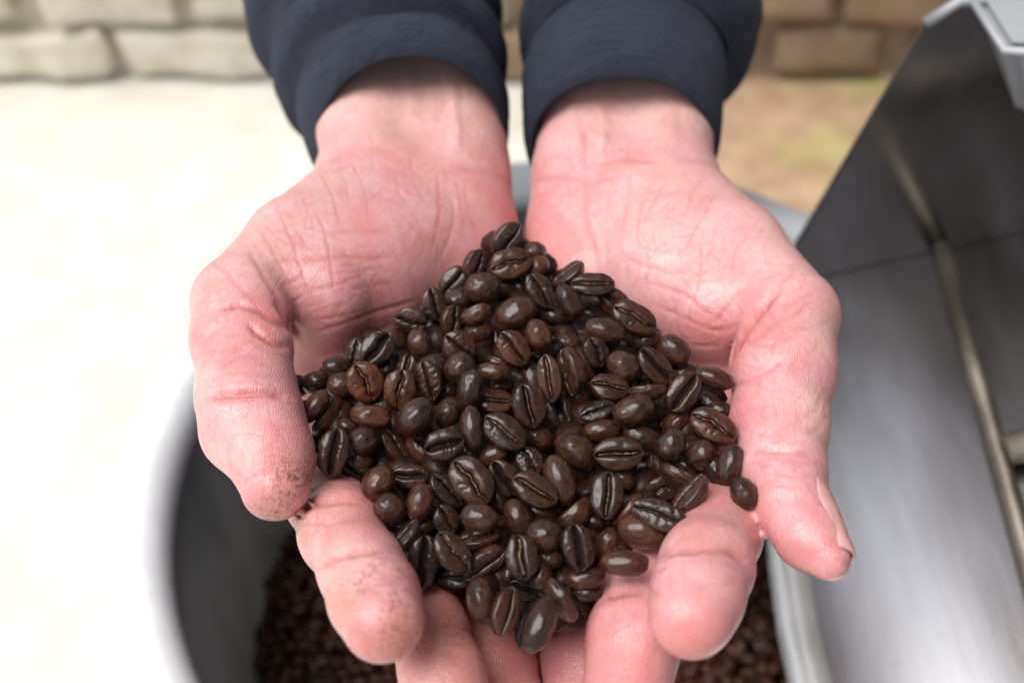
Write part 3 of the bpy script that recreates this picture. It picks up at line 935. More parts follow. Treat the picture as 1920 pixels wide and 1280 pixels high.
# thumb nail of the person's left hand, on the outer side of the thumb tip
def build_nail():
    n, m = 14, 14
    Cs = [(P(1483, 938, 218.5), 62 * 218 / FPX), (P(1517, 1007, 211), 54 * 211 / FPX), (P(1558, 1052, 206), 32 * 206 / FPX)]
    vs, fs = [], []
    for layer in (0, 1):
        for i in range(n + 1):
            t_ = i / n
            k = 0 if t_ < .55 else 1
            u = t_ / .55 if k == 0 else (t_ - .55) / .45
            C0 = Cs[k][0] * (1 - u) + Cs[k + 1][0] * u; r = Cs[k][1] * (1 - u) + Cs[k + 1][1] * u
            ax = Cs[2][0] - Cs[0][0]; ax = ax / np.linalg.norm(ax)
            out = np.array([0.90, 0.42, 0.12]); out -= ax * (out @ ax); out /= np.linalg.norm(out)
            sd = np.cross(ax, out)
            ph = 0.95 * (0.72 + 0.28 * min(1, t_ / .25))
            r2 = max(r, 4.9)
            for j in range(m + 1):
                s = j / m * 2 - 1
                f_ = ph * s
                q = C0 + (out * math.cos(f_) + sd * math.sin(f_)) * r2 + out * (r - r2 + 1.5 - layer * 0.6 + 0.5 * math.sin(3.1 * t_)) + ax * (1.2 * (1 - s * s) * (1 if t_ > .8 else 0) - 1.0 * (1 - s * s) * (1 if t_ < .15 else 0))
                vs.append(to_world(q))
    o_ = (n + 1) * (m + 1)
    for i in range(n):
        for j in range(m):
            a = i * (m + 1) + j
            fs.append((a, a + 1, a + m + 2, a + m + 1)); fs.append((o_ + a, o_ + a + m + 1, o_ + a + m + 2, o_ + a + 1))
    ring = [i for i in range(m + 1)] + [i * (m + 1) + m for i in range(1, n + 1)] + [n * (m + 1) + j for j in range(m - 1, -1, -1)] + [i * (m + 1) for i in range(n - 1, 0, -1)]
    for a, b in zip(ring, ring[1:] + ring[:1]): fs.append((a, o_ + a, o_ + b, b))
    o = mesh_obj("thumb_nail", vs, fs, M_NAIL)
    o.parent = hand_r
    o.matrix_parent_inverse = hand_r.matrix_parent_inverse.inverted() if False else Matrix.Identity(4)
build_nail()

# ------------------------------------------------------------------ sleeves
def loft(name, st, seed, parent, wr=1.0):
    """stations (cx, cy, rx, lift, depth, near) in picture px / mm: rings round the arm"""
    n = 120
    st = np.array(st, float)
    # smooth resample along stations
    m = len(st)
    SS = 14
    tt = np.linspace(0, m - 1, (m - 1) * SS + 1)
    S = np.empty((len(tt), st.shape[1]))
    for k in range(st.shape[1]):
        for a, t_ in enumerate(tt):
            i = min(int(t_), m - 2); u = t_ - i
            p0, p1, p2, p3 = st[max(i - 1, 0), k], st[i, k], st[i + 1, k], st[min(i + 2, m - 1), k]
            S[a, k] = 0.5 * (2 * p1 + (p2 - p0) * u + (2 * p0 - 5 * p1 + 4 * p2 - p3) * u * u + (3 * p1 - p0 - 3 * p2 + p3) * u ** 3)
    vs, uv = [], []
    for a, (cx, cy, rx, lf, d, nearr) in enumerate(S):
        for i in range(n):
            th = 2 * math.pi * i / n
            c_, s_ = math.cos(th), math.sin(th)
            ex = np.sign(c_) * abs(c_) ** 0.92
            nz = mnoise.noise(Vector((math.cos(th) * 1.6 + seed, math.sin(th) * 1.6, a * 0.96 / SS)))
            nz2 = mnoise.noise(Vector((math.cos(th) * 4 + seed, math.sin(th) * 4, a * 2.1 / SS + 9)))
            k = 1 + wr * (0.035 * nz + 0.012 * nz2) + 0.0055 * math.sin(a * 2 * math.pi / 5.0 + nz * 2) * (0.6 + nz2)
            vs.append(to_world(P(cx + rx * ex * k, cy - lf * s_ * k, d - nearr * s_ * k)))
            uv.append((i / n, a / SS * 0.16))
    fs, fuv = [], []
    for a in range(len(S) - 1):
        for i in range(n):
            j = (i + 1) % n
            fs.append((a * n + i, a * n + j, (a + 1) * n + j, (a + 1) * n + i))
            u0, u1 = i / n, (i + 1) / n
            v0, v1 = uv[a * n][1], uv[(a + 1) * n][1]
            fuv += [(u0, v0), (u1, v0), (u1, v1), (u0, v1)]
    o = mesh_obj(name, vs, fs, M_FAB)
    ul = o.data.uv_layers.new(name="UVMap")
    ul.data.foreach_set("uv", np.array(fuv, np.float32).ravel())
    if parent is person: keep_parent(o, person)
    else:
        o.parent = parent
    return o

sl = loft("sleeve", [(750, 176, 186, 142, 357, 26), (747, 168, 196, 152, 359, 28), (738, 148, 213, 176, 361, 33), (728, 112, 219, 176, 366, 33), (722, 88, 214, 160, 370, 31),
                     (712, 64, 213, 150, 374, 30), (702, 38, 235, 178, 378, 35), (694, -10, 241, 180, 386, 36), (692, -50, 232, 168, 392, 34), (688, -90, 248, 184, 399, 37),
                     (684, -180, 250, 182, 414, 38), (680, -420, 255, 185, 460, 44)], 1.0, person)
cl = loft("cuff", [(770, 150, 150, 128, 350, 22), (770, 225, 160, 142, 342, 23), (771, 258, 168, 155, 338, 24), (771, 270, 176, 164, 337, 25.5), (769, 258, 184, 172, 339, 27), (762, 230, 192, 174, 344, 28.5),
                   (754, 196, 199, 168, 351, 29), (750, 180, 196, 156, 355, 27.5), (750, 170, 186, 146, 358, 26)], 2.3, sl, .6)
sr = loft("sleeve", [(1176, 116, 188, 140, 366, 25), (1180, 106, 196, 150, 368, 27), (1190, 88, 212, 166, 371, 31), (1197, 60, 221, 172, 376, 33), (1202, 10, 224, 170, 384, 34), (1204, -30, 220, 160, 391, 33),
                     (1208, -60, 226, 166, 396, 34), (1214, -110, 236, 172, 405, 36), (1218, -420, 245, 180, 465, 44)], 5.1, person)
cr = loft("cuff", [(1168, 160, 148, 108, 352, 20), (1168, 240, 158, 116, 343, 21), (1168, 268, 165, 126, 340, 22), (1167, 278, 172, 134, 339, 23.5), (1167, 264, 181, 140, 341, 25), (1167, 235, 186, 142, 346, 26),
                   (1169, 190, 189, 142, 353, 26.5), (1172, 145, 191, 141, 361, 26.5), (1175, 118, 187, 136, 366, 25), (1177, 106, 180, 130, 368, 24)], 7.7, sr, .45)
for c_, s_ in ((cl, sl), (cr, sr)):
    c_.matrix_parent_inverse = Matrix.Identity(4)

# ------------------------------------------------------------------ beans in the hands
# (px, py, long, wide, angle deg, roll deg: 0 crease to the viewer / 180 back, layer, look)
BEANS = [
(953,451,66,52,55,-25,0,''),(957,495,70,55,15,12,0,'t'),(1002,472,40,36,0,170,1,''),(1008,503,44,38,60,170,.5,''),(1013,546,66,45,-60,22,0,''),
(893,497,56,44,70,-35,0,'d'),(850,528,60,45,50,5,.5,'g'),(905,540,60,55,0,180,0,'r'),(975,542,44,30,-70,170,2,''),(1065,514,62,32,38,62,.5,''),
(814,571,58,42,-75,8,.5,'c'),(860,562,56,42,20,175,1,''),(892,587,54,36,25,125,0,''),(966,588,74,56,25,165,0,''),(849,602,56,42,80,-35,.5,''),
(1111,533,74,42,0,22,0,'tl'),(1067,567,66,40,-65,170,0,''),(1152,566,60,46,-40,-15,.5,'t'),(1190,596,80,52,-30,18,0,'t'),(1113,580,42,36,0,30,2,'t'),
(1042,593,52,38,-10,175,.5,''),(1077,618,46,34,-20,180,1,''),(1135,619,70,42,-15,165,0,''),(1212,637,56,46,30,175,1,''),(1117,660,54,46,-70,20,.3,''),
(1264,657,60,52,-50,180,.5,'r'),(1229,687,76,48,-50,24,0,'d'),(1170,688,62,52,-45,178,.3,''),(1339,709,68,38,-20,175,.3,''),(1281,736,72,54,55,-12,0,'d'),
(1144,726,66,50,-12,28,.3,'t'),(1214,731,62,28,3,105,.3,''),(1187,769,72,52,25,175,0,''),(1120,770,62,38,20,32,.4,'k'),(1129,807,66,42,5,180,.2,''),
(1204,817,66,42,-25,135,.4,''),(1160,851,82,58,2,4,0,'t'),(1081,846,80,58,-40,180,.2,''),(1257,834,60,50,60,180,.2,''),(1267,792,52,40,45,175,1,''),
(1338,799,84,56,-32,22,0,'t'),(1352,769,46,30,-10,175,1.2,''),(1314,852,54,50,45,150,.6,'d'),(1366,871,76,42,68,155,.3,''),(1390,940,58,46,-60,180,0,''),
(1215,874,68,32,80,72,.5,''),(1138,929,80,56,85,-4,0,'t'),(1170,897,44,32,-60,160,1.2,''),(1277,895,78,30,-30,112,.3,''),(1246,913,68,46,20,-22,.4,'t'),
(1306,954,80,38,50,62,.2,''),(1238,966,100,50,-20,8,-.6,'w'),(1205,995,86,64,-10,178,-.1,''),(1176,955,72,38,48,92,.5,''),(1283,872,50,32,-30,170,1.5,''),
(1345,918,60,46,-60,175,1.6,'k'),(1077,960,70,40,38,105,.3,''),(1114,976,40,28,-20,170,1,''),(1083,1026,78,56,-80,15,0,'o'),(1136,1016,58,38,55,150,.2,''),
(1170,1055,82,46,-3,178,-.3,''),(1097,1082,72,40,8,135,.5,''),(1100,1110,52,32,0,170,1.6,'k'),(978,1044,76,58,-80,0,0,'x'),(1020,1004,62,60,0,180,.1,'r'),
(1028,1047,48,38,-10,175,1,''),(1014,1079,48,38,70,175,1,''),(953,1076,40,30,80,175,1.6,''),(983,1104,50,38,-20,20,1.6,'k'),(1054,1122,82,36,-55,105,.5,''),
(1013,1168,98,52,68,175,-.2,''),(949,1146,80,50,75,-32,.1,''),(902,1124,74,50,-82,178,.4,''),(980,1184,52,28,80,30,1,'k'),(758,1006,70,40,50,55,.1,'g'),
(792,1055,92,54,85,-8,.3,'o'),(849,1035,82,56,-50,24,0,'t'),(897,1007,76,38,12,60,.3,''),(910,1056,84,48,35,-38,.3,'w'),(899,970,64,48,-10,178,.1,'r'),
(836,973,52,46,-60,8,.5,''),(794,987,44,34,40,175,1.3,''),(707,973,56,52,-45,180,.2,'r'),(858,1082,58,40,0,20,1,'k'),(842,1096,50,32,0,170,1.7,'k'),
(838,918,70,46,-45,30,.3,'c'),(884,902,92,68,-52,0,0,'t'),(945,896,68,52,-55,-8,.2,'d'),(1003,918,84,56,-30,18,0,'t'),(1014,954,76,44,-10,110,1,''),
(1050,900,88,52,-70,180,.1,''),(972,969,66,48,-70,165,.2,'g'),(936,938,58,34,-60,175,1.1,''),(994,866,54,48,-60,8,.7,'c'),(946,809,78,58,-38,14,0,'t'),
(885,804,78,42,-85,178,.1,''),(833,834,66,56,15,2,.1,'o'),(793,848,78,32,-42,95,.4,''),(841,773,58,46,60,178,.4,'c'),(802,800,48,32,35,20,1.7,'d'),
(1011,821,58,46,-30,175,.8,''),(928,852,58,46,30,178,.9,'w'),(888,854,38,26,15,170,1.6,''),(927,752,66,46,-5,26,.2,'t'),(991,761,76,56,-75,8,0,'t'),
(1049,775,62,58,-80,18,.3,'o'),(1030,709,78,42,-80,-8,-.2,'t'),(1002,713,74,42,-70,130,.5,''),(1067,697,82,46,-78,-58,.2,'c'),(964,653,66,54,-52,15,0,''),
(928,641,60,36,75,150,.8,''),(1010,630,58,44,-75,178,0,''),(1020,652,62,44,20,30,1,'d'),(943,681,62,34,-20,95,.8,''),(925,697,56,34,-5,170,.4,''),
(881,731,72,46,80,178,.1,''),(936,724,46,30,10,170,1.6,''),(972,714,46,36,30,170,1.8,''),(1088,739,60,44,70,178,.8,''),(1064,642,48,36,-10,170,1.6,''),
(1097,690,58,34,-75,170,1,''),(770,601,56,46,-15,-20,.3,'c'),(815,622,48,32,-65,100,.8,''),(787,644,50,42,-70,175,.3,'w'),(897,622,52,46,10,165,.7,'c'),
(861,651,60,54,-40,4,.3,'c'),(862,690,56,52,60,178,.3,''),(811,690,58,50,30,175,.8,''),(803,713,68,48,-75,-22,.2,'w'),(750,729,66,56,82,2,.1,'t'),
(684,716,68,64,-65,4,0,'tl'),(641,722,50,46,0,178,.5,'r'),(707,654,66,54,50,4,.1,'og'),(740,640,60,50,-60,170,.9,''),(665,664,54,38,80,35,.8,'d'),
(763,688,44,38,80,10,1,'t'),(629,688,46,38,0,178,.8,'d'),(724,692,48,40,30,175,1.6,''),(838,736,42,34,40,170,1.6,''),(589,763,68,36,52,172,.4,''),
(613,780,78,34,55,110,.8,''),(656,765,46,34,-70,175,.9,''),(697,778,68,46,-10,125,.2,'lw'),(720,762,52,38,-20,160,1,'d'),(778,782,74,58,50,178,.1,''),
(654,799,40,28,-15,170,1,''),(683,826,56,52,0,180,.1,'r'),(625,848,80,54,80,0,0,'o'),(677,862,48,44,0,178,.8,'r'),(740,834,66,44,-55,42,.3,''),
(657,900,64,40,-35,-20,1,'k'),(709,905,66,52,55,172,.2,'l'),(738,939,80,46,-60,150,.3,''),(768,893,64,46,-3,14,.3,'o'),(787,941,64,48,75,178,.2,''),
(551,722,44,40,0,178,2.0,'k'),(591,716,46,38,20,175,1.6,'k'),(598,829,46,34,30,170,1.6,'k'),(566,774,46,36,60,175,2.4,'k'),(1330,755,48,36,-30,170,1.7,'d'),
(1302,775,46,36,20,170,1.8,''),(1230,855,46,36,70,170,1.8,''),(1200,905,46,36,0,170,1.9,''),(1040,1000,46,34,50,170,1.9,''),(770,660,46,36,10,170,1.8,''),
(1300,905,46,36,10,170,1.9,'d'),(1112,890,46,36,60,170,1.9,''),(730,790,46,36,10,170,1.8,''),(722,868,46,36,40,170,1.8,''),(870,945,46,36,70,170,1.9,''),
(930,990,46,36,20,170,1.9,''),(862,860,44,34,20,170,1.9,''),(1170,640,46,36,40,170,1.8,''),(940,585,40,34,80,170,2,''),(1040,1095,44,34,30,170,2,''),
]
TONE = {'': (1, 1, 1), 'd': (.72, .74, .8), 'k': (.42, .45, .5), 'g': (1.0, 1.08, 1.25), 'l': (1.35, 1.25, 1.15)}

def heap_depth(px, py):
    base = 246.0 / (1 - 0.84 * (640 - py) / FPX)
    r2 = ((px - 975) / 430.0) ** 2 + ((py - 820) / 400.0) ** 2
    return base - 2.0 * max(0, 1 - r2) + 2.0

def sdf_hands(q):
    q = np.atleast_2d(q)
    return np.minimum(SDF_L(q), SDF_R(q))

class B: pass
beans = []
for (px, py, L, W, A, R, lay, lk) in BEANS:
    b = B(); b.px, b.py, b.A, b.R, b.lay, b.look = px, py, A, R, lay, lk
    d = heap_depth(px, py) + lay * 5.5
    b.L = L * d / FPX * 1.13
    Wp = W * d / FPX * 1.09
    ar = abs(R)
    if 55 < ar < 125:
        b.H = Wp; b.W = max(Wp * 1.15, 0.70 * b.L)
    else:
        b.W = Wp; b.H = Wp * (0.80 if 'r' not in lk else 0.9)
    b.d = d
    b.u = None
    beans.append(b)
# filler deeper in the heap
rf = random.Random(3)
gy = 520
while gy < 1150:
    gx = 590
    while gx < 1380:
        x_, y_ = gx + rf.uniform(-18, 18), gy + rf.uniform(-16, 16)
        half = np.interp(y_, [470, 560, 700, 850, 980, 1100, 1180], [30, 130, 340, 360, 250, 130, 60])
        cxx = np.interp(y_, [470, 700, 850, 980, 1180], [965, 965, 985, 1010, 1000])
        if abs(x_ - cxx) < half:
            b = B(); b.px, b.py, b.A, b.R, b.lay, b.look = x_, y_, rf.uniform(0, 180), rf.choice([0, 20, 90, 160, 180]), 3, ''
            b.d = heap_depth(x_, y_) + 9.5
            b.L, b.W, b.H = rf.uniform(9.5, 11), rf.uniform(6.8, 7.6), rf.uniform(5, 5.8)
            b.u = 'fill'
            beans.append(b)
        gx += 70
    gy += 64
def ray_dir(px, py):
    v = np.array([(px - 960) / FPX, (640 - py) / FPX, -1.0]); return v
def frame(b):
    v = ray_dir(b.px, b.py); n = -v / np.linalg.norm(v)          # towards the viewer
    xr = np.array([1.0, 0, 0]); xr -= n * (xr @ n); xr /= np.linalg.norm(xr)
    yu = np.cross(n, xr)
    a = math.radians(b.A); r = math.radians(b.R)
    u = xr * math.cos(a) + yu * math.sin(a)
    w = np.cross(n, u)
    if not hasattr(b, 'pitch'): b.pitch = rf.uniform(-.16, .16)
    n2 = n * math.cos(b.pitch) - u * math.sin(b.pitch); u2 = u * math.cos(b.pitch) + n * math.sin(b.pitch)
    zc = n2 * math.cos(r) + w * math.sin(r)                       # crease normal
    yc = np.cross(zc, u2)
    return u2, yc, zc
for b in beans:
    b.F = frame(b)
    b.rad = 0.5 * (0.55 * b.H + 0.45 * b.W) * 0.9
def centers(b):
    c = ray_dir(b.px, b.py) * b.d
    return np.array([c + b.F[0] * s * b.L * 0.30 for s in (-1, 0, 1)])
beans.sort(key=lambda q: q.lay)
N_ = len(beans)
for it in range(14):
    C3 = [centers(b) for b in beans]
    for i in range(N_):
        for j in range(i + 1, N_):
            a, c = beans[i], beans[j]
            dd = C3[i][1] - C3[j][1]
            lim = (a.L + c.L) * 0.5
            if dd @ dd > lim * lim: continue
            D = C3[i][:, None, :] - C3[j][None, :, :]
            dist = np.sqrt((D ** 2).sum(-1))
            pen = (a.rad + c.rad) * 0.96 - dist
            k = pen.argmax(); pm = pen.flat[k]
            if pm <= 0: continue
            # the lower one gives way, away from the camera
            if abs(a.lay - c.lay) < 0.05:
                s = 1 if a.d > c.d else -1
                a.d += 0.25 * pm * s; c.d -= 0.25 * pm * s
                continue
            c.d += 0.55 * pm
            C3[j] = centers(c)
for it in range(14):
    q = np.array([ray_dir(b.px, b.py) * b.d for b in beans])
    s = sdf_hands(q)
    G = np.stack([sdf_hands(q + np.eye(3)[i] * .6) - sdf_hands(q - np.eye(3)[i] * .6) for i in range(3)], 1)
    G /= np.linalg.norm(G, axis=1, keepdims=True) + 1e-9
    for b, sv_, c_, g_ in zip(beans, s, q, G):
        need = b.rad * (0.92 if b.u is None else -0.1)
        if sv_ < need:
            c_ = c_ + g_ * min(2.0, (need - sv_) * 0.8)
            b.d = -c_[2]; b.px = 960 + c_[0] / b.d * FPX; b.py = 640 - c_[1] / b.d * FPX

LAND = {  # findable places for the labels
    "the tip of the soiled thumb": (548, 900), "the soiled index finger": (700, 960), "the gap where both palms meet": (975, 440),
    "the heel of the soiled hand": (800, 600), "the heel of the clean hand": (1190, 600), "the base of the clean thumb": (1370, 740),
    "the clean thumb's inner edge": (1410, 900), "the clean index finger": (1250, 1000), "the clean middle finger": (1120, 1090),
    "the fingertips at the bottom edge": (960, 1190), "the centre of the heap": (975, 800), "the base of the soiled thumb": (600, 690)}
heap_group = "coffee beans heaped in the cupped hands"
cls = {}
for b in beans:
    lm = min(LAND, key=lambda k: (LAND[k][0] - b.px) ** 2 + (LAND[k][1] - b.py) ** 2)
    b.lm = lm; b.ld = math.hypot(LAND[lm][0] - b.px, LAND[lm][1] - b.py)
    ar = abs(b.R)
    look = "crease side up" if ar <= 45 else ("lying on edge" if ar < 130 else "rounded back up")
    if b.u == 'fill': look = "buried deep"
    elif b.lay >= 1.4: look = "half buried"
    pre = "roasted coffee bean"
    if 'l' in b.look: pre = "paler brown coffee bean"
    elif 'k' in b.look: pre = "blackish coffee bean"
    elif 'g' in b.look: pre = "greyish coffee bean"
    elif 'x' in b.look: pre = "coffee bean with bright orange silverskin"
    elif 't' in b.look: pre = "coffee bean with tan silverskin"
    b.pre, b.lk2 = pre, look
    cls.setdefault((lm, pre, look), []).append(b)
ORD = ["", "second ", "third ", "fourth ", "fifth ", "sixth ", "seventh ", "eighth ", "ninth ", "tenth ", "eleventh ", "twelfth ", "thirteenth ", "fourteenth ", "fifteenth ", "sixteenth ", "seventeenth ", "eighteenth ", "nineteenth ", "twentieth "] + ["%dth " % q for q in range(21, 90)]
for (lm, pre, look), bl in cls.items():
    bl.sort(key=lambda q: q.ld)
    for k, b in enumerate(bl):
        b.label = f"{pre}, {look}, {ORD[k]}nearest {lm}" if len(bl) > 1 else f"{pre}, {look}, nearest {lm}"

SKIP = set()
for bi, b in enumerate(beans):
    if bi in SKIP: continue
    lk = b.look
    kind = 'plain'
    if 'x' in lk: kind = 'chaff'
    elif 't' in lk: kind = rf.choice(['chaff', 'chaff', 'plain', 'wavy'])
    elif 'o' in lk: kind = 'open'
    elif 'w' in lk: kind = 'wrinkle'
    elif 'c' in lk: kind = 'crack'
    elif 'r' in lk: kind = 'round'
    elif 'd' in lk or 'k' in lk: kind = rf.choice(['open', 'crack'])
    else: kind = rf.choice(['plain', 'plain', 'wavy', 'crack'])
    me, seed = rf.choice(VAR[kind])
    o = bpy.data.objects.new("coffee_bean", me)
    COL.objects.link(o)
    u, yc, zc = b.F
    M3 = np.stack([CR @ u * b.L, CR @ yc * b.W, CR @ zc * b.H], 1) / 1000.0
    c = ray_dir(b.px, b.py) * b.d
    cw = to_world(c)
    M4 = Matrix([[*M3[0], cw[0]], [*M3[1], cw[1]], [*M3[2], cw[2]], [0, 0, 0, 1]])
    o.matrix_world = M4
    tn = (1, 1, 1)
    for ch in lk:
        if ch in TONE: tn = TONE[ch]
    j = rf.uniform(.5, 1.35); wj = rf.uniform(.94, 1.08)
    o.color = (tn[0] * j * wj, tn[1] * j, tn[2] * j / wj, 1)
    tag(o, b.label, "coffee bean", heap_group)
    if ('t' in lk or 'x' in lk) and (kind, seed) in SILV:
        s = bpy.data.objects.new("silverskin", SILV[(kind, seed)])
        COL.objects.link(s)
        s.parent = o
        if 'x' in lk: s.scale = (1, 2.6, 1.0)

# ------------------------------------------------------------------ beans lying in the basin
def low_bean(n_u=10, n_v=6):
    vs, fs = [(0.5, 0, -.1)], []
    for j in range(1, n_v):
        ph = math.pi * j / n_v
        for i in range(n_u):
            th = 2 * math.pi * i / n_u
            x, y, z = math.cos(ph), math.sin(ph) * math.cos(th), math.sin(ph) * math.sin(th)
            zz = 0.22 * z if z > 0 else 0.6 * z
            if z > 0: zz -= 0.12 * math.exp(-(y / .16) ** 2) * (1 - x * x)
            vs.append((0.5 * x, 0.37 * y, zz * .75))
    vs.append((-0.5, 0, -.1))
    last = len(vs) - 1
    for i in range(n_u):
        k = (i + 1) % n_u
        fs.append((0, 1 + i, 1 + k))
        for j in range(n_v - 2):
            a, b = 1 + j * n_u, 1 + (j + 1) * n_u
            fs.append((a + k, a + i, b + i, b + k))
        fs.append((last, 1 + (n_v - 2) * n_u + k, 1 + (n_v - 2) * n_u + i))
    return np.array(vs), fs
rb = random.Random(12)
spots = []
h = 0.0078
for j in range(-25, 26):
    for i in range(-25, 26):
        x = (i + 0.5 * (j % 2)) * h + rb.uniform(-.0022, .0022); y = j * h * 0.87 + rb.uniform(-.0022, .0022)
        r = math.hypot(x, y)
        if r > 0.174: continue
        z = BEAN_Z + 0.012 * (1 - (r / .18) ** 2) + rb.uniform(-.003, .003)
        spots.append((BC[0] + x, BC[1] + y, z))
lv, lf = low_bean()
near, rest = [], []
for s in spots:
    c = to_cam(np.array(s)); d = -c[2]
    px, py = 960 + c[0] / d * FPX, 640 - c[1] / d * FPX
    if 1265 < px < 1500 and 1010 < py < 1290: near.append((s, px, py))
    else: rest.append(s)
near.sort(key=lambda q: -q[2])
basin_seen = near[:52]
rest += [q[0] for q in near[52:]]
def rand_rot():
    fl = math.pi if rb.random() < .55 else 0
    return Matrix.Rotation(rb.uniform(0, 6.283), 3, 'Z') @ Matrix.Rotation(rb.uniform(-.6, .6), 3, 'Y') @ Matrix.Rotation(fl + rb.uniform(-.7, .7), 3, 'X')
basin_seen.sort(key=lambda q: (q[1] - 1430) ** 2 + (q[2] - 1000) ** 2)
for bk, (s, px, py) in enumerate(basin_seen):
    kind = rb.choice(['plain', 'crack', 'wavy', 'round'])
    me, seed = rb.choice(VAR[kind])
    o = bpy.data.objects.new("coffee_bean", me); COL.objects.link(o)
    L = rb.uniform(.0095, .0115)
    o.matrix_world = Matrix.Translation(s) @ rand_rot().to_4x4() @ Matrix.Diagonal((L, L * .74, L * .56, 1))
    j = rb.uniform(1.5, 2.8)  # tint raised so the colour carries the light falling on these beans
    o.color = (j, j * rb.uniform(1.1, 1.25), j * 1.5, 1)
    tag(o, f"blurred coffee bean in the basin, {ORD[bk]}nearest the clean thumb along the steel lip", "coffee bean", "coffee beans in the basin beside the steel lip")
av, af, k0 = [], [], 0
for s in rest:
    L = rb.uniform(.0095, .0115)
    Rm = np.array(rand_rot())
    av.append((lv * L) @ Rm.T + np.array(s))
    af += [tuple(k0 + q for q in f_) for f_ in lf]
    k0 += len(lv)
n = 48
base_v = [(BC[0], BC[1], BEAN_Z - .004)] + [(BC[0] + .1755 * math.cos(6.2832 * i / n), BC[1] + .1755 * math.sin(6.2832 * i / n), BEAN_Z - .008) for i in range(n)]
base_f = [(k0, k0 + 1 + i, k0 + 1 + (i + 1) % n) for i in range(n)]
so = mesh_obj("coffee_beans", np.concatenate(av + [np.array(base_v)]), af + base_f, M_MASS)
so.color = (.75, .85, 1.0, 1)
tag(so, "mass of roasted coffee beans filling the basin in shadow below", "coffee beans", None, "stuff")

# the beans at the bottom of the cupped hands, seen only as dark bits between the others
av, af, k0 = [], [], 0
cand = []
for gy in range(470, 1180, 34):
    for gx in range(560, 1420, 38):
        x_, y_ = gx + rb.uniform(-9, 9), gy + rb.uniform(-8, 8)
        half = np.interp(y_, [450, 500, 560, 700, 850, 980, 1100, 1180], [20, 60, 130, 350, 370, 270, 130, 50])
        cxx = np.interp(y_, [470, 700, 850, 980, 1180], [965, 965, 985, 1010, 1000])
        if abs(x_ - cxx) < half:
            for dz in (13.0, 19.0, 25.0): cand.append(ray_dir(x_, y_) * (heap_depth(x_, y_) + dz + rb.uniform(-1.5, 1.5)))
cand = np.array(cand)
cand = cand[sdf_hands(cand) > 1.5]
for c in cand:
    L = rb.uniform(9.5, 11.0)
    Rm = np.array(rand_rot())
    av.append(to_world(c) + (lv * L / 1000.0) @ Rm.T)
    af += [tuple(k0 + q for q in f_) for f_ in lf]
    k0 += len(lv)
so = mesh_obj("coffee_beans", np.concatenate(av), af, M_MASS)
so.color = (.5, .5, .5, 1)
tag(so, "coffee beans at the bottom of the cupped hands, glimpsed between the upper ones", "coffee beans", None, "stuff")

# ------------------------------------------------------------------ roaster tray on the right
TZ = 0.45
def sheet(name, quad, thick, mat, parent, up):
    q = [Vector(v) for v in quad]
    nrm = (q[1] - q[0]).cross(q[2] - q[0]).normalized()
    if nrm.dot(Vector(up)) < 0: nrm = -nrm
    bm = bmesh.new()
    a = [bm.verts.new(v) for v in q]; b_ = [bm.verts.new(v - nrm * thick) for v in q]
    bm.faces.new(a); bm.faces.new(b_[::-1])
    for i in range(len(q)):
        j = (i + 1) % len(q)
        bm.faces.new((a[j], a[i], b_[i], b_[j]))
    bmesh.ops.recalc_face_normals(bm, faces=bm.faces)
    bmesh.ops.bevel(bm, geom=bm.edges[:], offset=thick * .3, segments=2, affect='EDGES')
    o = bm_obj(name, bm, mat)
    keep_parent(o, parent)
    return o
def tube(name, pts, r, mat, parent, n=14, sx=1.0):
    pts = [Vector(p_) for p_ in pts]
    bm = bmesh.new(); prev = None
    for i, p_ in enumerate(pts):
        t_ = (pts[min(i + 1, len(pts) - 1)] - pts[max(i - 1, 0)]).normalized()
        s_ = t_.cross(Vector((0, 0, 1)))
        if s_.length < 1e-4: s_ = Vector((1, 0, 0))
        s_.normalize(); u_ = s_.cross(t_)
        ring = [bm.verts.new(p_ + s_ * r * sx * math.cos(6.2832 * k / n) + u_ * r * math.sin(6.2832 * k / n)) for k in range(n)]
        if prev:
            for k in range(n): bm.faces.new((prev[k], prev[(k + 1) % n], ring[(k + 1) % n], ring[k]))
        else: first = ring
        prev = ring
    bm.faces.new(first[::-1]); bm.faces.new(prev)
    bmesh.ops.recalc_face_normals(bm, faces=bm.faces)
    o = bm_obj(name, bm, mat, smooth=True); keep_parent(o, parent); return o

YP = 0.334                       # the side plate stands across the chute, facing the camera side
SL = 0.34                        # the chute floor rises to the right
def zf(x): return 0.45 + SL * (x - 0.149)
def on_floor(px, py, up=0.0):
    r = CR @ np.array([(px - 960) / FPX, (640 - py) / FPX, -1.0])
    # z = 0.45 + up + SL (x - 0.149)
    t_ = (0.45 + up - SL * 0.149 - CAM_Z) / (r[2] - SL * r[0])
    return CC + r * t_
def on_plate(px, py, y=YP):
    r = CR @ np.array([(px - 960) / FPX, (640 - py) / FPX, -1.0])
    return CC + r * (y / r[1])
tray = empty("roaster_tray", (0.25, 0.2, 0))
tag(tray, "stainless steel cooling tray with upright dark side plate right of the hands", "steel tray")
l0, l1 = on_floor(1478, 1050), on_floor(1535, 1280)
xl = float((l0[0] + l1[0]) / 2)
def fp(x, y, dz=0.0): return (x, y, zf(x) + dz)
sheet("tray_floor", [fp(xl + .004, -0.12), fp(0.62, -0.12), fp(0.62, YP), fp(xl + .012, YP), fp(xl + .004, 0.21)], 0.002, M_TRAY, tray, (0, 0, 1))
lip = [fp(xl, -0.12, -.003), fp(xl - .001, 0.02, -.003)] + [(*(on_floor(q, w_)[:2]), float(on_floor(q, w_)[2]) - .003) for q, w_ in ((1528, 1290), (1502, 1180), (1484, 1060))] + [fp(xl + .006, .25, -.003), fp(xl + .012, YP - .004, -.003)]
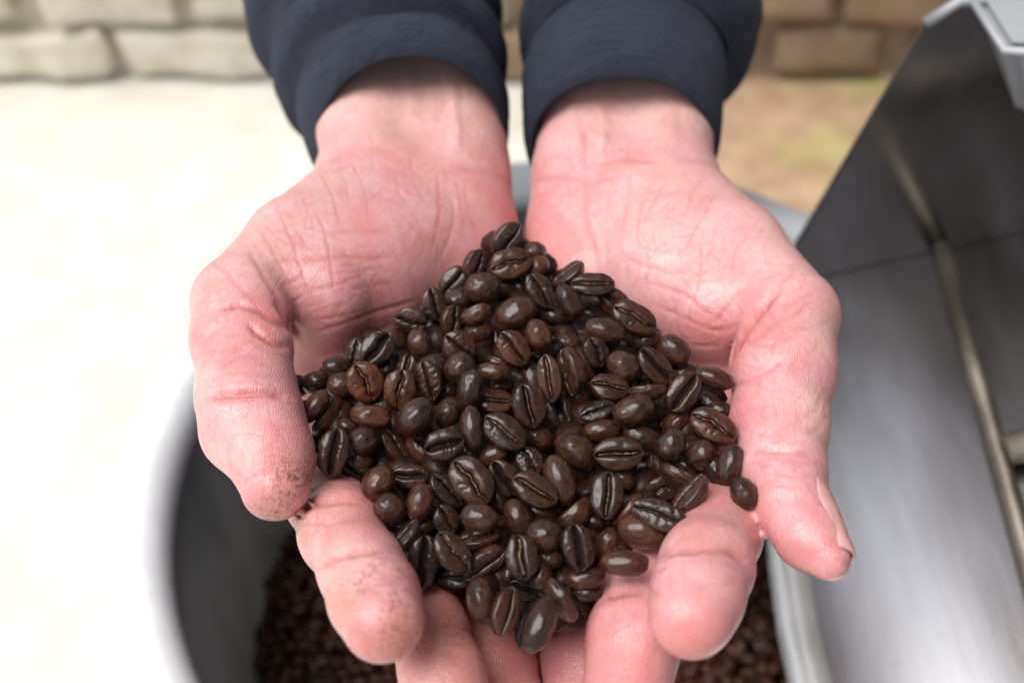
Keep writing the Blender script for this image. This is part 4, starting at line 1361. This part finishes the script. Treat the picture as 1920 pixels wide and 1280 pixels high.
tube("rolled_lip", lip, 0.0085, M_LIP, tray)
pl = [on_plate(1508, 520), on_plate(1490, 462), on_plate(1738, 42), on_plate(1800, 2)]
far = Vector((0.60, YP, float(pl[3][2]) + 0.02))
sheet("side_plate", [Vector(pl[0]) - Vector((0, 0, .01))] + [Vector(q) for q in pl[1:]] + [far, Vector((0.60, YP, zf(.6) - .02))], 0.0025, M_PLATE, tray, (0, -1, 0))
tube("plate_edge", [Vector(on_plate(1736, 44)), Vector(pl[3]), far], 0.0022, M_DRUM, tray)
p0 = Vector(on_floor(1763, 458, .004)); p2 = Vector(on_floor(1922, 1030, .004))
p0.y = YP - .0005
tube("divider_bar", [p0, p0.lerp(p2, .5), p2, p2 + (p2 - p0) * 1.2], 0.0040, M_BAR, tray, 10)
kb = Vector(on_floor(1888, 842, .011))
tube("bar_handle", [kb, kb + Vector((.03, .003, .010)), kb + Vector((.12, .012, .04))], 0.0062, M_BAR, tray, 16)
for lx, ly in ((.2, 0.02), (.55, 0.02), (.55, .31), (.21, .31)):
    tube("leg", [(lx, ly, 0.0), (lx, ly, zf(lx) - .003)], 0.011, M_PLATE, tray, 12)
# pale feed duct of the roaster above the tray, top right
duct = empty("roaster_duct", (0.3, 0.28, 0.0))
tag(duct, "pale grey steel duct of the roaster at the top right above the tray", "roaster")
tz, bz = 0.600, 0.505
top = [on_z(1822, -10, tz), on_z(1884, 90, tz), on_z(2300, 120, tz), on_z(2300, -60, tz)]
bot = [on_z(1862, 130, bz), on_z(1930, 300, bz), on_z(2300, 330, bz), on_z(2300, 130, bz)]
bm = bmesh.new()
tv = [bm.verts.new(v) for v in top]; bv = [bm.verts.new(v) for v in bot]
bm.faces.new(tv); bm.faces.new(bv[::-1])
for i in range(4): bm.faces.new((tv[i], bv[i], bv[(i + 1) % 4], tv[(i + 1) % 4]))
bmesh.ops.recalc_face_normals(bm, faces=bm.faces)
bmesh.ops.bevel(bm, geom=bm.edges[:], offset=.004, segments=3, affect='EDGES')
keep_parent(bm_obj("duct_body", bm, M_DRUM, smooth=False), duct)
seam_a, seam_b = Vector(top[0]), Vector(top[1])
tube("duct_seam", [seam_a + Vector((0, 0, -.001)), seam_b + Vector((0, 0, -.001)), Vector(top[2]) + Vector((0, 0, -.001))], 0.0016, M_DRUM, duct, 8)
